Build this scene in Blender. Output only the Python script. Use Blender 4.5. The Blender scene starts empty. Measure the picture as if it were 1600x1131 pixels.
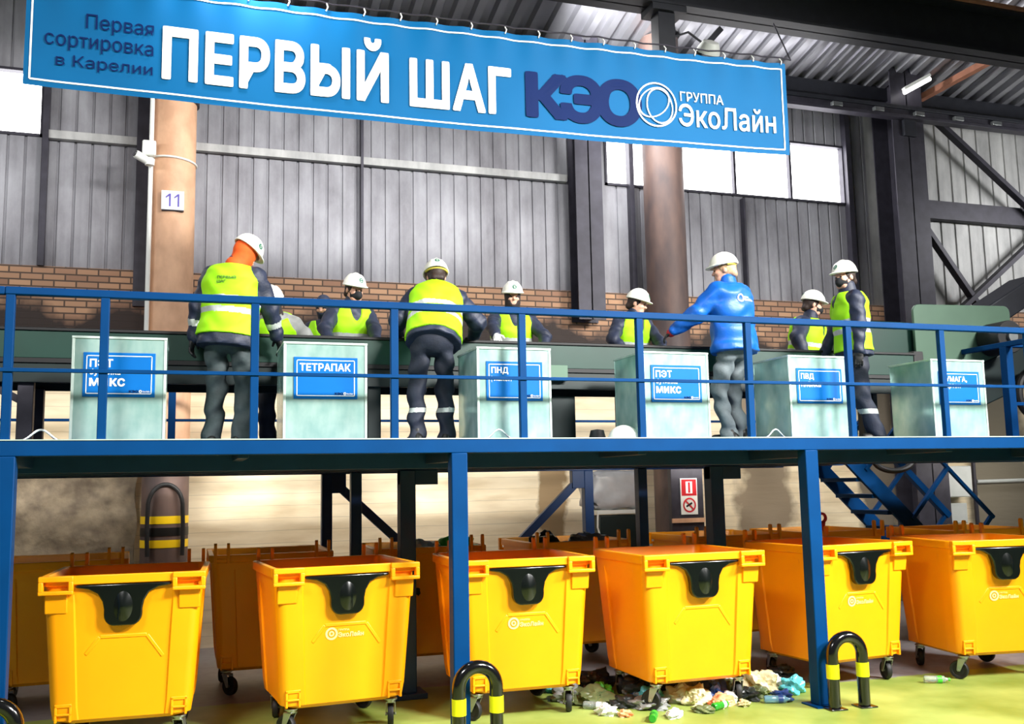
import bpy, bmesh, math, random
import numpy as np
from mathutils import Vector, Matrix
from mathutils.bvhtree import BVHTree

# ------------------------------------------------------------------ camera, world, lights, exposure
sc = bpy.context.scene
COL = sc.collection
random.seed(7)
RNG = np.random.default_rng(11)

sc.view_settings.view_transform = 'Standard'
sc.view_settings.look = 'None'
sc.view_settings.gamma = 1.0
sc.view_settings.use_curve_mapping = False
sc.view_settings.exposure = 0.3
sc.cycles.use_denoising = True
sc.cycles.max_bounces = 8

F_PX, YAW, PITCH, ROLL = 1526.8, math.radians(18.44), math.radians(7.06), math.radians(-1.07)
cam_data = bpy.data.cameras.new('camera')
cam = bpy.data.objects.new('camera', cam_data)
COL.objects.link(cam)
cam_data.sensor_width = 36.0
cam_data.sensor_fit = 'HORIZONTAL'
cam_data.lens = F_PX / 1600 * 36.0
cam_data.clip_end = 200
_f = Vector((math.sin(YAW) * math.cos(PITCH), math.cos(YAW) * math.cos(PITCH), math.sin(PITCH)))
_r = Vector((math.cos(YAW), -math.sin(YAW), 0))
_u = _r.cross(_f)
_r2 = math.cos(ROLL) * _r + math.sin(ROLL) * _u
_u2 = _r2.cross(_f)
_m = Matrix((_r2, _u2, -_f)).transposed().to_4x4()
_m.translation = Vector((0.598, -7.564, 1.979))
cam.matrix_world = _m
sc.camera = cam

world = bpy.data.worlds.new('world')
sc.world = world
world.use_nodes = True
world.node_tree.nodes['Background'].inputs['Color'].default_value = (0.92, 0.96, 1.0, 1)
world.node_tree.nodes['Background'].inputs['Strength'].default_value = 0.06


def area_light(name, loc, target, size, size_y, power, color=(1, 1, 1), spread=180):
    d = bpy.data.lights.new(name, 'AREA')
    d.shape = 'RECTANGLE'; d.size = size; d.size_y = size_y; d.energy = power; d.color = color; d.spread = math.radians(spread)
    o = bpy.data.objects.new(name, d); COL.objects.link(o)
    o.location = loc
    o.rotation_euler = (Vector(target) - Vector(loc)).to_track_quat('-Z', 'Y').to_euler()
    return o


# high bay lamps of the hall, above and behind the photographer
area_light('hall_lamp', (-3.0, -6.0, 7.4), (1.0, 0.5, 1.6), 2.2, 1.0, 115, (1.0, 0.98, 0.95), 90)
area_light('hall_lamp', (7.0, -7.0, 7.6), (2.2, 0.5, 1.6), 2.2, 1.0, 460, (1.0, 0.98, 0.95), 90)
area_light('hall_lamp', (12.0, -6.0, 7.4), (6.6, 0.5, 1.6), 2.2, 1.0, 385, (1.0, 0.98, 0.95), 80)
# wall lamp just above the banner, its glare lights the banner's upper edge
area_light('banner_lamp', (1.15, 0.18, 6.55), (1.15, 0.55, 5.7), 0.5, 0.2, 34, (1.0, 0.97, 1.0))
# added fill lights, out of view, brighten the cladding behind the workers
area_light('wall_fill', (2.8, 3.2, 6.75), (2.8, 5.6, 4.6), 4.5, 0.25, 52)
area_light('wall_fill', (-3.2, 3.4, 6.4), (-0.6, 5.6, 5.5), 1.4, 0.25, 40)
area_light('wall_fill', (6.9, 3.4, 6.95), (9.6, 5.6, 5.2), 1.4, 0.25, 45)
area_light('wall_fill', (15.5, 2.6, 6.6), (13.0, 5.6, 5.6), 2.0, 0.3, 90)
# added fill light hidden behind the banner, brightens the roof deck
area_light('roof_fill', (5.6, 4.2, 7.8), (10.5, 4.1, 8.7), 0.5, 0.3, 200)
area_light('under_platform_fill', (5.6, 3.0, 2.2), (5.9, 4.3, 1.7), 0.8, 0.06, 6, (1.0, 0.95, 0.86))  # added fill for the wrapped machine, kept out of view
# added fills for the lower wall, hidden by the rear platform's beams
for _x in (-1.5, 1.2, 3.6, 8.0, 10.4, 13.0):
    area_light('under_platform_fill', (_x, 4.35, 2.2), (_x, 5.6, 1.2), 1.8, 0.06, 11, (1.0, 0.95, 0.86))


# ------------------------------------------------------------------ materials
def lin(c):
    return tuple(((v / 12.92) if v <= 0.04045 else ((v + 0.055) / 1.055) ** 2.4) for v in c)


def rgb(r, g, b):
    return lin((r / 255, g / 255, b / 255)) + (1.0,)


def nd(nt, t, **kw):
    n = nt.nodes.new(t)
    for k, v in kw.items():
        setattr(n, k, v)
    return n


def mat(name, col, rough=0.5, metal=0.0, var=0.12, scale=6.0, stretch=(1, 1, 1), col2=None, bump=0.0, bscale=40.0,
        spec=0.5, coat=0.0, rvar=0.0, detail=4.0):
    m = bpy.data.materials.new(name)
    m.use_nodes = True
    nt = m.node_tree
    p = nt.nodes['Principled BSDF']
    p.inputs['Roughness'].default_value = rough
    p.inputs['Metallic'].default_value = metal
    p.inputs['Specular IOR Level'].default_value = spec
    if coat:
        p.inputs['Coat Weight'].default_value = coat
        p.inputs['Coat Roughness'].default_value = 0.08
    tc = nd(nt, 'ShaderNodeTexCoord')
    mp = nd(nt, 'ShaderNodeMapping')
    mp.inputs['Scale'].default_value = stretch
    nt.links.new(tc.outputs['Object'], mp.inputs['Vector'])
    no = nd(nt, 'ShaderNodeTexNoise')
    no.inputs['Scale'].default_value = scale
    no.inputs['Detail'].default_value = detail
    nt.links.new(mp.outputs['Vector'], no.inputs['Vector'])
    cr = nd(nt, 'ShaderNodeValToRGB')
    c2 = col2 if col2 else tuple(v * (1 - var) for v in col[:3]) + (1,)
    c1 = col if col2 else tuple(min(1, v * (1 + var)) for v in col[:3]) + (1,)
    cr.color_ramp.elements[0].position = 0.33
    cr.color_ramp.elements[1].position = 0.67
    cr.color_ramp.elements[0].color = c2
    cr.color_ramp.elements[1].color = c1
    nt.links.new(no.outputs['Fac'], cr.inputs['Fac'])
    nt.links.new(cr.outputs['Color'], p.inputs['Base Color'])
    if rvar:
        mr = nd(nt, 'ShaderNodeMapRange')
        mr.inputs['To Min'].default_value = max(0.02, rough - rvar)
        mr.inputs['To Max'].default_value = min(1, rough + rvar)
        nt.links.new(no.outputs['Fac'], mr.inputs['Value'])
        nt.links.new(mr.outputs['Result'], p.inputs['Roughness'])
    if bump:
        n2 = nd(nt, 'ShaderNodeTexNoise')
        n2.inputs['Scale'].default_value = bscale
        n2.inputs['Detail'].default_value = 6
        nt.links.new(mp.outputs['Vector'], n2.inputs['Vector'])
        b = nd(nt, 'ShaderNodeBump')
        b.inputs['Strength'].default_value = bump
        b.inputs['Distance'].default_value = 0.02
        nt.links.new(n2.outputs['Fac'], b.inputs['Height'])
        nt.links.new(b.outputs['Normal'], p.inputs['Normal'])
    return m


def emit(name, col, strength):
    m = bpy.data.materials.new(name)
    m.use_nodes = True
    nt = m.node_tree
    nt.nodes.clear()
    e = nd(nt, 'ShaderNodeEmission')
    e.inputs['Color'].default_value = col
    e.inputs['Strength'].default_value = strength
    o = nd(nt, 'ShaderNodeOutputMaterial')
    nt.links.new(e.outputs[0], o.inputs['Surface'])
    return m


M = {}
M['blue'] = mat('blue_paint', rgb(0, 58, 110), 0.5, var=0.08, scale=3, spec=0.1)
M['blue_dark'] = mat('dark_blue_paint', rgb(14, 60, 116), 0.5, var=0.1, scale=3)
M['deck'] = mat('deck_steel', rgb(150, 165, 170), 0.5, 0.4, var=0.15)
M['yellow'] = mat('yellow_plastic', rgb(255, 163, 0), 0.4, var=0.03, scale=2.0, spec=0.45)
M['black_plastic'] = mat('black_plastic', rgb(9, 14, 12), 0.22, var=0.1, coat=0.35)
M['black_rubber'] = mat('black_rubber', rgb(20, 20, 22), 0.6)
M['black_gloss'] = mat('black_gloss_paint', rgb(12, 12, 13), 0.15, coat=0.8)
M['steel'] = mat('caster_steel', rgb(175, 180, 180), 0.35, 0.9)
M['galv'] = mat('galvanised_sheet', rgb(196, 228, 220), 0.22, 0.5, scale=7, stretch=(1.4, 1.4, 0.8), col2=rgb(164, 208, 200), rvar=0.1, detail=6)
M['galv_bright'] = mat('galvanised_edge', rgb(205, 222, 215), 0.45, 0.5)
M['sign_blue'] = mat('sign_blue', rgb(0, 100, 178), 0.45, var=0.03, spec=0.2)
M['white_print'] = mat('white_print', rgb(250, 252, 250), 0.5, var=0.01)
M['navy_print'] = mat('navy_print', rgb(8, 32, 82), 0.6, var=0.03, spec=0.08)
M['banner'] = mat('banner_vinyl', rgb(0, 92, 144), 0.6, var=0.05, scale=1.5, spec=0.12)
M['banner_white'] = mat('banner_white_print', rgb(250, 248, 238), 0.4, var=0.01)
M['vest'] = mat('hi_vis_fabric', rgb(164, 236, 0), 0.7, var=0.04, scale=9)
M['reflective'] = mat('reflective_tape', rgb(196, 202, 198), 0.4, 0.2, var=0.12, scale=30)
M['navy'] = mat('navy_workwear', rgb(30, 38, 60), 0.55, var=0.25, scale=12, bump=0.15, bscale=60)
M['navy_trouser'] = mat('navy_trousers', rgb(30, 36, 52), 0.7, var=0.22, scale=10, bump=0.15, bscale=60)
M['grey_trouser'] = mat('grey_trousers', rgb(104, 114, 118), 0.75, var=0.22, scale=9, bump=0.15, bscale=60)
M['dark_trouser'] = mat('dark_green_grey_trousers', rgb(62, 72, 74), 0.75, var=0.25, scale=9, bump=0.15, bscale=60)
M['royal'] = mat('royal_blue_jacket', rgb(14, 96, 196), 0.42, var=0.12, scale=9, bump=0.1, bscale=50)
M['orange_cloth'] = mat('orange_fleece', rgb(246, 96, 26), 0.8, var=0.12, scale=20)
M['dark_cloth'] = mat('dark_fleece', rgb(52, 42, 42), 0.85, var=0.15, scale=20)
M['black_cloth'] = mat('black_cloth', rgb(26, 28, 32), 0.8, var=0.15, scale=20)
M['helmet'] = mat('white_helmet_plastic', rgb(250, 250, 238), 0.3, var=0.01)
M['emblem'] = mat('green_emblem', rgb(24, 110, 84), 0.4, var=0.02)
M['skin'] = mat('skin', rgb(226, 172, 146), 0.5, var=0.07, scale=30)
M['eye'] = mat('eye_dark', rgb(30, 24, 22), 0.25)
M['hair_dark'] = mat('dark_brown_hair', rgb(48, 32, 26), 0.6, var=0.3, scale=60)
M['hair_fair'] = mat('fair_hair', rgb(206, 166, 128), 0.6, var=0.2, scale=60)
M['glove_black'] = mat('black_glove', rgb(28, 28, 30), 0.6)
M['glove_white'] = mat('white_glove', rgb(222, 224, 222), 0.7)
M['red_cloth'] = mat('red_knit_cuff', rgb(205, 54, 62), 0.75)
M['strap'] = mat('olive_strap', rgb(190, 175, 70), 0.6)
M['grey_work'] = mat('grey_workwear', rgb(150, 152, 150), .7, var=.15, scale=12)
M['boot'] = mat('boot_leather', rgb(24, 24, 24), 0.5)
M['conv_green'] = mat('conveyor_green_paint', rgb(18, 56, 46), 0.42, var=0.12, scale=3)
M['conv_dark'] = mat('conveyor_dark_green', rgb(14, 32, 32), 0.5, var=0.15, scale=4)
M['conv_pale'] = mat('pale_green_panel', rgb(78, 108, 88), 0.5, var=0.06, scale=3)
M['belt'] = mat('conveyor_belt', rgb(30, 30, 30), 0.7)
M['dark_steel'] = mat('dark_steel', rgb(58, 56, 66), 0.5, 0.3, var=0.2)
M['girder'] = mat('girder_paint', rgb(38, 40, 48), 0.5, 0.2, var=0.15)
M['rust'] = mat('orange_primer', rgb(176, 116, 90), 0.6, var=0.2)
M['pipe_tan'] = mat('tan_rusted_pipe', rgb(236, 188, 150), 0.6, var=0.12, scale=5, stretch=(1, 1, .7), bump=0.1, bscale=20, col2=rgb(210, 162, 128))
M['pipe_brown'] = mat('brown_rusted_pipe', rgb(104, 82, 74), 0.6, var=0.2, scale=4, stretch=(1, 1, .4), col2=rgb(72, 60, 60))
M['roof'] = mat('roof_deck', rgb(178, 178, 184), 0.35, 0.85, var=0.1, scale=1.0)
M['paint_yellow'] = mat('hazard_yellow', rgb(236, 240, 10), 0.45, var=0.03)
M['paint_yellow2'] = mat('column_yellow', rgb(250, 208, 16), 0.45, var=0.03)
M['paint_black'] = mat('hazard_black', rgb(18, 18, 18), 0.4)
M['sign_red'] = mat('sign_red', rgb(205, 30, 40), 0.45, var=0.03)
M['grey_box'] = mat('grey_enclosure', rgb(196, 200, 198), 0.5, var=0.05)
M['film'] = mat('grey_film', rgb(190, 192, 196), 0.35, var=0.1, scale=5)
M['window_sky'] = emit('bright_sky_behind_glass', (1.0, 0.985, 1.0, 1), 7.0)
M['tube_light'] = emit('lit_tube', (1.0, 0.98, 0.95, 1), 5.0)
M['white_plastic'] = mat('white_plastic', rgb(240, 242, 236), 0.4, var=0.02)
M['purple_print'] = mat('purple_print', rgb(96, 84, 176), 0.5)


def mat_floor():
    m = bpy.data.materials.new('painted_floor'); m.use_nodes = True
    nt = m.node_tree; p = nt.nodes['Principled BSDF']; L = nt.links.new
    geo = nd(nt, 'ShaderNodeNewGeometry')
    sep = nd(nt, 'ShaderNodeSeparateXYZ'); L(geo.outputs['Position'], sep.inputs[0])
    n1 = nd(nt, 'ShaderNodeTexNoise'); n1.inputs['Scale'].default_value = 1.3; n1.inputs['Detail'].default_value = 7
    L(geo.outputs['Position'], n1.inputs['Vector'])
    n2 = nd(nt, 'ShaderNodeTexNoise'); n2.inputs['Scale'].default_value = 9; n2.inputs['Detail'].default_value = 6
    L(geo.outputs['Position'], n2.inputs['Vector'])
    g = nd(nt, 'ShaderNodeValToRGB')
    g.color_ramp.elements[0].color = rgb(122, 142, 56); g.color_ramp.elements[1].color = rgb(168, 184, 96)
    g.color_ramp.elements[0].position = .35; g.color_ramp.elements[1].position = .65
    L(n1.outputs['Fac'], g.inputs['Fac'])
    c = nd(nt, 'ShaderNodeValToRGB')
    c.color_ramp.elements[0].color = rgb(108, 104, 104); c.color_ramp.elements[1].color = rgb(152, 146, 148)
    L(n2.outputs['Fac'], c.inputs['Fac'])
    # paint edge: Y = 2.15 on the left, 0.75 beyond x = 6.4
    mr = nd(nt, 'ShaderNodeMapRange')
    for k, v in (('From Min', 3.6), ('From Max', 6.6), ('To Min', 2.15), ('To Max', 0.75)):
        mr.inputs[k].default_value = v
    L(sep.outputs['X'], mr.inputs['Value'])
    ad = nd(nt, 'ShaderNodeMath', operation='SUBTRACT'); L(sep.outputs['Y'], ad.inputs[0]); L(mr.outputs[0], ad.inputs[1])
    ns = nd(nt, 'ShaderNodeMath', operation='MULTIPLY_ADD'); L(n2.outputs['Fac'], ns.inputs[0]); ns.inputs[1].default_value = .12; L(ad.outputs[0], ns.inputs[2])
    st = nd(nt, 'ShaderNodeMapRange'); st.inputs['From Min'].default_value = 0.04; st.inputs['From Max'].default_value = .08
    L(ns.outputs[0], st.inputs['Value'])
    mx = nd(nt, 'ShaderNodeMix', data_type='RGBA'); L(st.outputs[0], mx.inputs['Factor']); L(g.outputs[0], mx.inputs['A']); L(c.outputs[0], mx.inputs['B'])
    L(mx.outputs['Result'], p.inputs['Base Color'])
    p.inputs['Roughness'].default_value = .45
    return m


def mat_wall_concrete():
    m = bpy.data.materials.new('board_marked_concrete'); m.use_nodes = True
    nt = m.node_tree; p = nt.nodes['Principled BSDF']; L = nt.links.new
    geo = nd(nt, 'ShaderNodeNewGeometry')
    sep = nd(nt, 'ShaderNodeSeparateXYZ'); L(geo.outputs['Position'], sep.inputs[0])
    n1 = nd(nt, 'ShaderNodeTexNoise'); n1.inputs['Scale'].default_value = 1.0; n1.inputs['Detail'].default_value = 8
    mp = nd(nt, 'ShaderNodeMapping'); mp.inputs['Scale'].default_value = (1.2, 1, 7)
    L(geo.outputs['Position'], mp.inputs['Vector']); L(mp.outputs[0], n1.inputs['Vector'])
    cr = nd(nt, 'ShaderNodeValToRGB')
    cr.color_ramp.elements[0].color = rgb(214, 194, 158); cr.color_ramp.elements[1].color = rgb(238, 222, 190)
    cr.color_ramp.elements[0].position = .3; cr.color_ramp.elements[1].position = .6
    L(n1.outputs['Fac'], cr.inputs['Fac'])
    # board joints every 0.13 m with wobble
    w = nd(nt, 'ShaderNodeMath', operation='MULTIPLY_ADD'); L(n1.outputs['Fac'], w.inputs[0]); w.inputs[1].default_value = .035; L(sep.outputs['Z'], w.inputs[2])
    md = nd(nt, 'ShaderNodeMath', operation='PINGPONG'); L(w.outputs[0], md.inputs[0]); md.inputs[1].default_value = .08
    st = nd(nt, 'ShaderNodeMapRange'); st.inputs['From Min'].default_value = .0; st.inputs['From Max'].default_value = .007
    st.inputs['To Min'].default_value = .72; st.inputs['To Max'].default_value = 1
    L(md.outputs[0], st.inputs['Value'])
    mu = nd(nt, 'ShaderNodeMix', data_type='RGBA', blend_type='MULTIPLY'); mu.inputs['Factor'].default_value = 1
    L(cr.outputs[0], mu.inputs['A']); L(st.outputs[0], mu.inputs['B'])
    # damp stain and soot with shapes of their own
    n3 = nd(nt, 'ShaderNodeTexNoise'); n3.inputs['Scale'].default_value = 2.2; n3.inputs['Detail'].default_value = 6
    L(geo.outputs['Position'], n3.inputs['Vector'])

    def stain(x, half, soft, amp):
        a = nd(nt, 'ShaderNodeMath', operation='SUBTRACT'); L(sep.outputs['X'], a.inputs[0]); a.inputs[1].default_value = x
        b = nd(nt, 'ShaderNodeMath', operation='ABSOLUTE'); L(a.outputs[0], b.inputs[0])
        c = nd(nt, 'ShaderNodeMath', operation='MULTIPLY_ADD'); L(n3.outputs['Fac'], c.inputs[0]); c.inputs[1].default_value = amp; L(b.outputs[0], c.inputs[2])
        d = nd(nt, 'ShaderNodeMapRange'); d.inputs['From Min'].default_value = half + amp * .5; d.inputs['From Max'].default_value = half + amp * .5 + soft
        d.inputs['To Min'].default_value = 1; d.inputs['To Max'].default_value = 0
        L(c.outputs[0], d.inputs['Value'])
        return d
    prev = mu.outputs['Result']
    for x, half, soft, amp, colr in ((5.52, .2, .05, .5, rgb(150, 126, 92)), (9.0, .35, .2, .9, rgb(146, 130, 108)), (11.2, .3, .1, .5, rgb(120, 110, 96)),
                                     (13.6, .5, .2, .6, rgb(132, 124, 108))):
        d = stain(x, half, soft, amp)
        mx = nd(nt, 'ShaderNodeMix', data_type='RGBA'); L(d.outputs[0], mx.inputs['Factor']); L(prev, mx.inputs['A']); mx.inputs['B'].default_value = colr
        prev = mx.outputs['Result']
    # soot band above z = 3.25
    s = nd(nt, 'ShaderNodeMath', operation='MULTIPLY_ADD'); L(n3.outputs['Fac'], s.inputs[0]); s.inputs[1].default_value = .8; L(sep.outputs['Z'], s.inputs[2])
    e = nd(nt, 'ShaderNodeMapRange'); e.inputs['From Min'].default_value = 3.75; e.inputs['From Max'].default_value = 3.95
    L(s.outputs[0], e.inputs['Value'])
    mx = nd(nt, 'ShaderNodeMix', data_type='RGBA'); L(e.outputs[0], mx.inputs['Factor']); L(prev, mx.inputs['A']); mx.inputs['B'].default_value = rgb(52, 48, 46)
    L(mx.outputs['Result'], p.inputs['Base Color'])
    p.inputs['Roughness'].default_value = .85
    bp = nd(nt, 'ShaderNodeBump'); bp.inputs['Strength'].default_value = .4; bp.inputs['Distance'].default_value = .02
    L(n1.outputs['Fac'], bp.inputs['Height']); L(bp.outputs[0], p.inputs['Normal'])
    return m


def mat_brick():
    m = bpy.data.materials.new('brick_course'); m.use_nodes = True
    nt = m.node_tree; p = nt.nodes['Principled BSDF']; L = nt.links.new
    geo = nd(nt, 'ShaderNodeNewGeometry')
    sep = nd(nt, 'ShaderNodeSeparateXYZ'); L(geo.outputs['Position'], sep.inputs[0])
    cb = nd(nt, 'ShaderNodeCombineXYZ'); L(sep.outputs['X'], cb.inputs['X']); L(sep.outputs['Z'], cb.inputs['Y'])
    b = nd(nt, 'ShaderNodeTexBrick')
    b.inputs['Scale'].default_value = 1.0
    b.inputs['Brick Width'].default_value = .255; b.inputs['Row Height'].default_value = .082
    b.inputs['Mortar Size'].default_value = .010
    b.inputs['Color1'].default_value = rgb(216, 170, 134); b.inputs['Color2'].default_value = rgb(168, 128, 104); b.inputs['Mortar'].default_value = rgb(104, 86, 74)
    L(cb.outputs[0], b.inputs['Vector'])
    n = nd(nt, 'ShaderNodeTexNoise'); n.inputs['Scale'].default_value = .9; n.inputs['Detail'].default_value = 6
    L(geo.outputs['Position'], n.inputs['Vector'])
    s = nd(nt, 'ShaderNodeMath', operation='MULTIPLY_ADD'); L(n.outputs['Fac'], s.inputs[0]); s.inputs[1].default_value = -1.5; L(sep.outputs['Z'], s.inputs[2])
    e = nd(nt, 'ShaderNodeMapRange'); e.inputs['From Min'].default_value = 3.42; e.inputs['From Max'].default_value = 3.62
    e.inputs['To Min'].default_value = 1; e.inputs['To Max'].default_value = 0
    L(s.outputs[0], e.inputs['Value'])
    mx = nd(nt, 'ShaderNodeMix', data_type='RGBA'); L(e.outputs[0], mx.inputs['Factor']); L(b.outputs['Color'], mx.inputs['A']); mx.inputs['B'].default_value = rgb(70, 60, 56)
    L(mx.outputs['Result'], p.inputs['Base Color'])
    p.inputs['Roughness'].default_value = .85
    bp = nd(nt, 'ShaderNodeBump'); bp.inputs['Strength'].default_value = .6; bp.inputs['Distance'].default_value = .01; bp.invert = True
    L(b.outputs['Fac'], bp.inputs['Height']); L(bp.outputs[0], p.inputs['Normal'])
    return m


def mat_cladding(name, base, dark):
    m = bpy.data.materials.new(name); m.use_nodes = True
    nt = m.node_tree; p = nt.nodes['Principled BSDF']; L = nt.links.new
    geo = nd(nt, 'ShaderNodeNewGeometry')
    mp = nd(nt, 'ShaderNodeMapping'); mp.inputs['Scale'].default_value = (1.0, 1.0, .45)
    L(geo.outputs['Position'], mp.inputs['Vector'])
    n = nd(nt, 'ShaderNodeTexNoise'); n.inputs['Scale'].default_value = 1.6; n.inputs['Detail'].default_value = 9; n.inputs['Roughness'].default_value = .65
    L(mp.outputs[0], n.inputs['Vector'])
    mp2 = nd(nt, 'ShaderNodeMapping'); mp2.inputs['Scale'].default_value = (9, 1, .35)
    L(geo.outputs['Position'], mp2.inputs['Vector'])
    n2 = nd(nt, 'ShaderNodeTexNoise'); n2.inputs['Scale'].default_value = 1.2; n2.inputs['Detail'].default_value = 5
    L(mp2.outputs[0], n2.inputs['Vector'])
    ad = nd(nt, 'ShaderNodeMath', operation='MULTIPLY_ADD'); L(n2.outputs['Fac'], ad.inputs[0]); ad.inputs[1].default_value = .30
    L(n.outputs['Fac'], ad.inputs[2])
    cr = nd(nt, 'ShaderNodeValToRGB')
    cr.color_ramp.elements[0].color = dark; cr.color_ramp.elements[1].color = base
    cr.color_ramp.elements[0].position = .44; cr.color_ramp.elements[1].position = .82
    L(ad.outputs[0], cr.inputs['Fac'])
    L(cr.outputs[0], p.inputs['Base Color'])
    p.inputs['Metallic'].default_value = .25
    p.inputs['Roughness'].default_value = .55
    return m


M['floor'] = mat_floor()
M['concrete'] = mat_wall_concrete()
M['plinth'] = mat('rough_dark_concrete', rgb(150, 136, 114), 0.9, var=0.3, scale=5.5, bump=1.0, bscale=12, col2=rgb(106, 94, 80), detail=10)
M['brick'] = mat_brick()
M['clad'] = mat_cladding('grey_cladding', rgb(168, 168, 174), rgb(118, 116, 122))
M['clad_light'] = mat_cladding('pale_cladding', rgb(206, 206, 204), rgb(150, 150, 150))

# ------------------------------------------------------------------ mesh helpers


class MB:
    def __init__(s):
        s.v = []; s.f = []; s.mi = []

    def add(s, vs, fs, mi=0):
        o = len(s.v)
        s.v += [tuple(map(float, p)) for p in vs]
        s.f += [tuple(int(i) + o for i in f) for f in fs]
        s.mi += [mi] * len(fs)
        return s

    def box(s, lo, hi, mi=0):
        x0, y0, z0 = lo; x1, y1, z1 = hi
        return s.add([(x0, y0, z0), (x1, y0, z0), (x1, y1, z0), (x0, y1, z0), (x0, y0, z1), (x1, y0, z1), (x1, y1, z1), (x0, y1, z1)],
                     [(0, 3, 2, 1), (4, 5, 6, 7), (0, 1, 5, 4), (1, 2, 6, 5), (2, 3, 7, 6), (3, 0, 4, 7)], mi)

    def bar(s, p, q, w, h, up=(0, 0, 1), mi=0):
        p = Vector(p); q = Vector(q); d = (q - p).normalized(); up = Vector(up)
        if abs(d.dot(up)) > .99:
            up = Vector((0, 1, 0))
        a = d.cross(up).normalized(); b = a.cross(d)
        vs = []
        for c in (p, q):
            for i, j in ((-1, -1), (1, -1), (1, 1), (-1, 1)):
                vs.append(c + a * (i * w / 2) + b * (j * h / 2))
        return s.add(vs, [(3, 2, 1, 0), (4, 5, 6, 7), (0, 1, 5, 4), (1, 2, 6, 5), (2, 3, 7, 6), (3, 0, 4, 7)], mi)

    def tube(s, pts, r, n=10, closed=False, mi=0, caps=True):
        pts = [Vector(p) for p in pts]; N = len(pts)
        rs = r if isinstance(r, (list, tuple)) else [r] * N
        vs = []; a = None
        for i, p in enumerate(pts):
            if closed:
                d = pts[(i + 1) % N] - pts[i - 1]
            else:
                d = pts[min(i + 1, N - 1)] - pts[max(i - 1, 0)]
            d.normalize()
            if a is None:
                t = Vector((0, 0, 1)) if abs(d.z) < .9 else Vector((1, 0, 0))
                a = d.cross(t).normalized()
            else:
                a = (a - d * a.dot(d)).normalized()
            b = d.cross(a)
            for k in range(n):
                t = 2 * math.pi * k / n
                vs.append(p + (a * math.cos(t) + b * math.sin(t)) * rs[i])
        fs = []
        for i in range(N if closed else N - 1):
            j = (i + 1) % N
            for k in range(n):
                l = (k + 1) % n
                fs.append((i * n + k, i * n + l, j * n + l, j * n + k))
        if caps and not closed:
            fs.append(tuple(range(n))[::-1]); fs.append(tuple(range((N - 1) * n, N * n)))
        return s.add(vs, fs, mi)

    def prism(s, poly, y0, y1, axis='y', mi=0):
        """poly in (u, v); extruded along axis: 'y' -> (u, y, v), 'x' -> (x, u, v), 'z' -> (u, v, z)"""
        n = len(poly)
        def mk(u, v, w):
            return {'y': (u, w, v), 'x': (w, u, v), 'z': (u, v, w)}[axis]
        vs = [mk(u, v, y0) for u, v in poly] + [mk(u, v, y1) for u, v in poly]
        fs = [tuple(range(n)), tuple(range(2 * n - 1, n - 1, -1))]
        fs += [(i, n + i, n + (i + 1) % n, (i + 1) % n) for i in range(n)]
        return s.add(vs, fs, mi)

    def lathe(s, prof, c=(0, 0, 0), n=24, R=None, mi=0):
        """prof: (radius, height) pairs about z through c; R optional rotation"""
        c = Vector(c); vs = []; fs = []
        for r, h in prof:
            for k in range(n):
                t = 2 * math.pi * k / n
                p = Vector((r * math.cos(t), r * math.sin(t), h))
                vs.append(c + (R @ p if R else p))
        m = len(prof)
        for i in range(m - 1):
            for k in range(n):
                l = (k + 1) % n
                fs.append((i * n + k, i * n + l, (i + 1) * n + l, (i + 1) * n + k))
        if prof[0][0] > 1e-4: fs.append(tuple(range(n))[::-1])
        if prof[-1][0] > 1e-4: fs.append(tuple(range((m - 1) * n, m * n)))
        return s.add(vs, fs, mi)

    def cyl(s, p, q, r, n=16, mi=0):
        return s.tube([p, q], r, n, mi=mi)

    def build(s, name, mats, parent=None, bevel=0.0, smooth=True, angle=35, fix=True):
        me = bpy.data.meshes.new(name)
        v = s.v
        if parent is not None and parent.get('_abs'):
            L = parent.location
            v = [(a - L.x, b - L.y, c - L.z) for a, b, c in v]
        me.from_pydata(v, [], s.f)
        mats = mats if isinstance(mats, (list, tuple)) else [mats]
        for m in mats:
            me.materials.append(m)
        if len(mats) > 1:
            me.polygons.foreach_set('material_index', s.mi)
        if fix:
            bm = bmesh.new(); bm.from_mesh(me)
            bmesh.ops.recalc_face_normals(bm, faces=bm.faces)
            bm.to_mesh(me); bm.free()
        if smooth:
            me.polygons.foreach_set('use_smooth', [True] * len(me.polygons))
            me.set_sharp_from_angle(angle=math.radians(angle))
        me.update()
        o = bpy.data.objects.new(name, me)
        COL.objects.link(o)
        if parent is not None:
            o.parent = parent
        if bevel:
            b = o.modifiers.new('bevel', 'BEVEL'); b.width = bevel; b.segments = 2; b.limit_method = 'ANGLE'; b.angle_limit = math.radians(40)
            b.harden_normals = False
        return o


def thing(name, label, cat, loc=(0, 0, 0), group=None, absolute=True):
    """absolute=True: children are modelled in world coordinates and shifted to the Empty's base"""
    o = bpy.data.objects.new(name, None)
    COL.objects.link(o)
    o.location = loc
    o.empty_display_size = 0.1
    o['label'] = label; o['category'] = cat
    if group: o['group'] = group
    if absolute: o['_abs'] = 1
    return o


def tag(o, label, cat, group=None, kind=None):
    o['label'] = label; o['category'] = cat
    if group: o['group'] = group
    if kind: o['kind'] = kind
    return o


def struct(o, label=None):
    o['kind'] = 'structure'
    if label: o['label'] = label
    return o


def copy_tree(o, parent=None):
    c = o.copy(); COL.objects.link(c)
    if parent is not None: c.parent = parent
    for ch in [x for x in o.children]:
        copy_tree(ch, c)
    return c


_tc = {}


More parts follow.
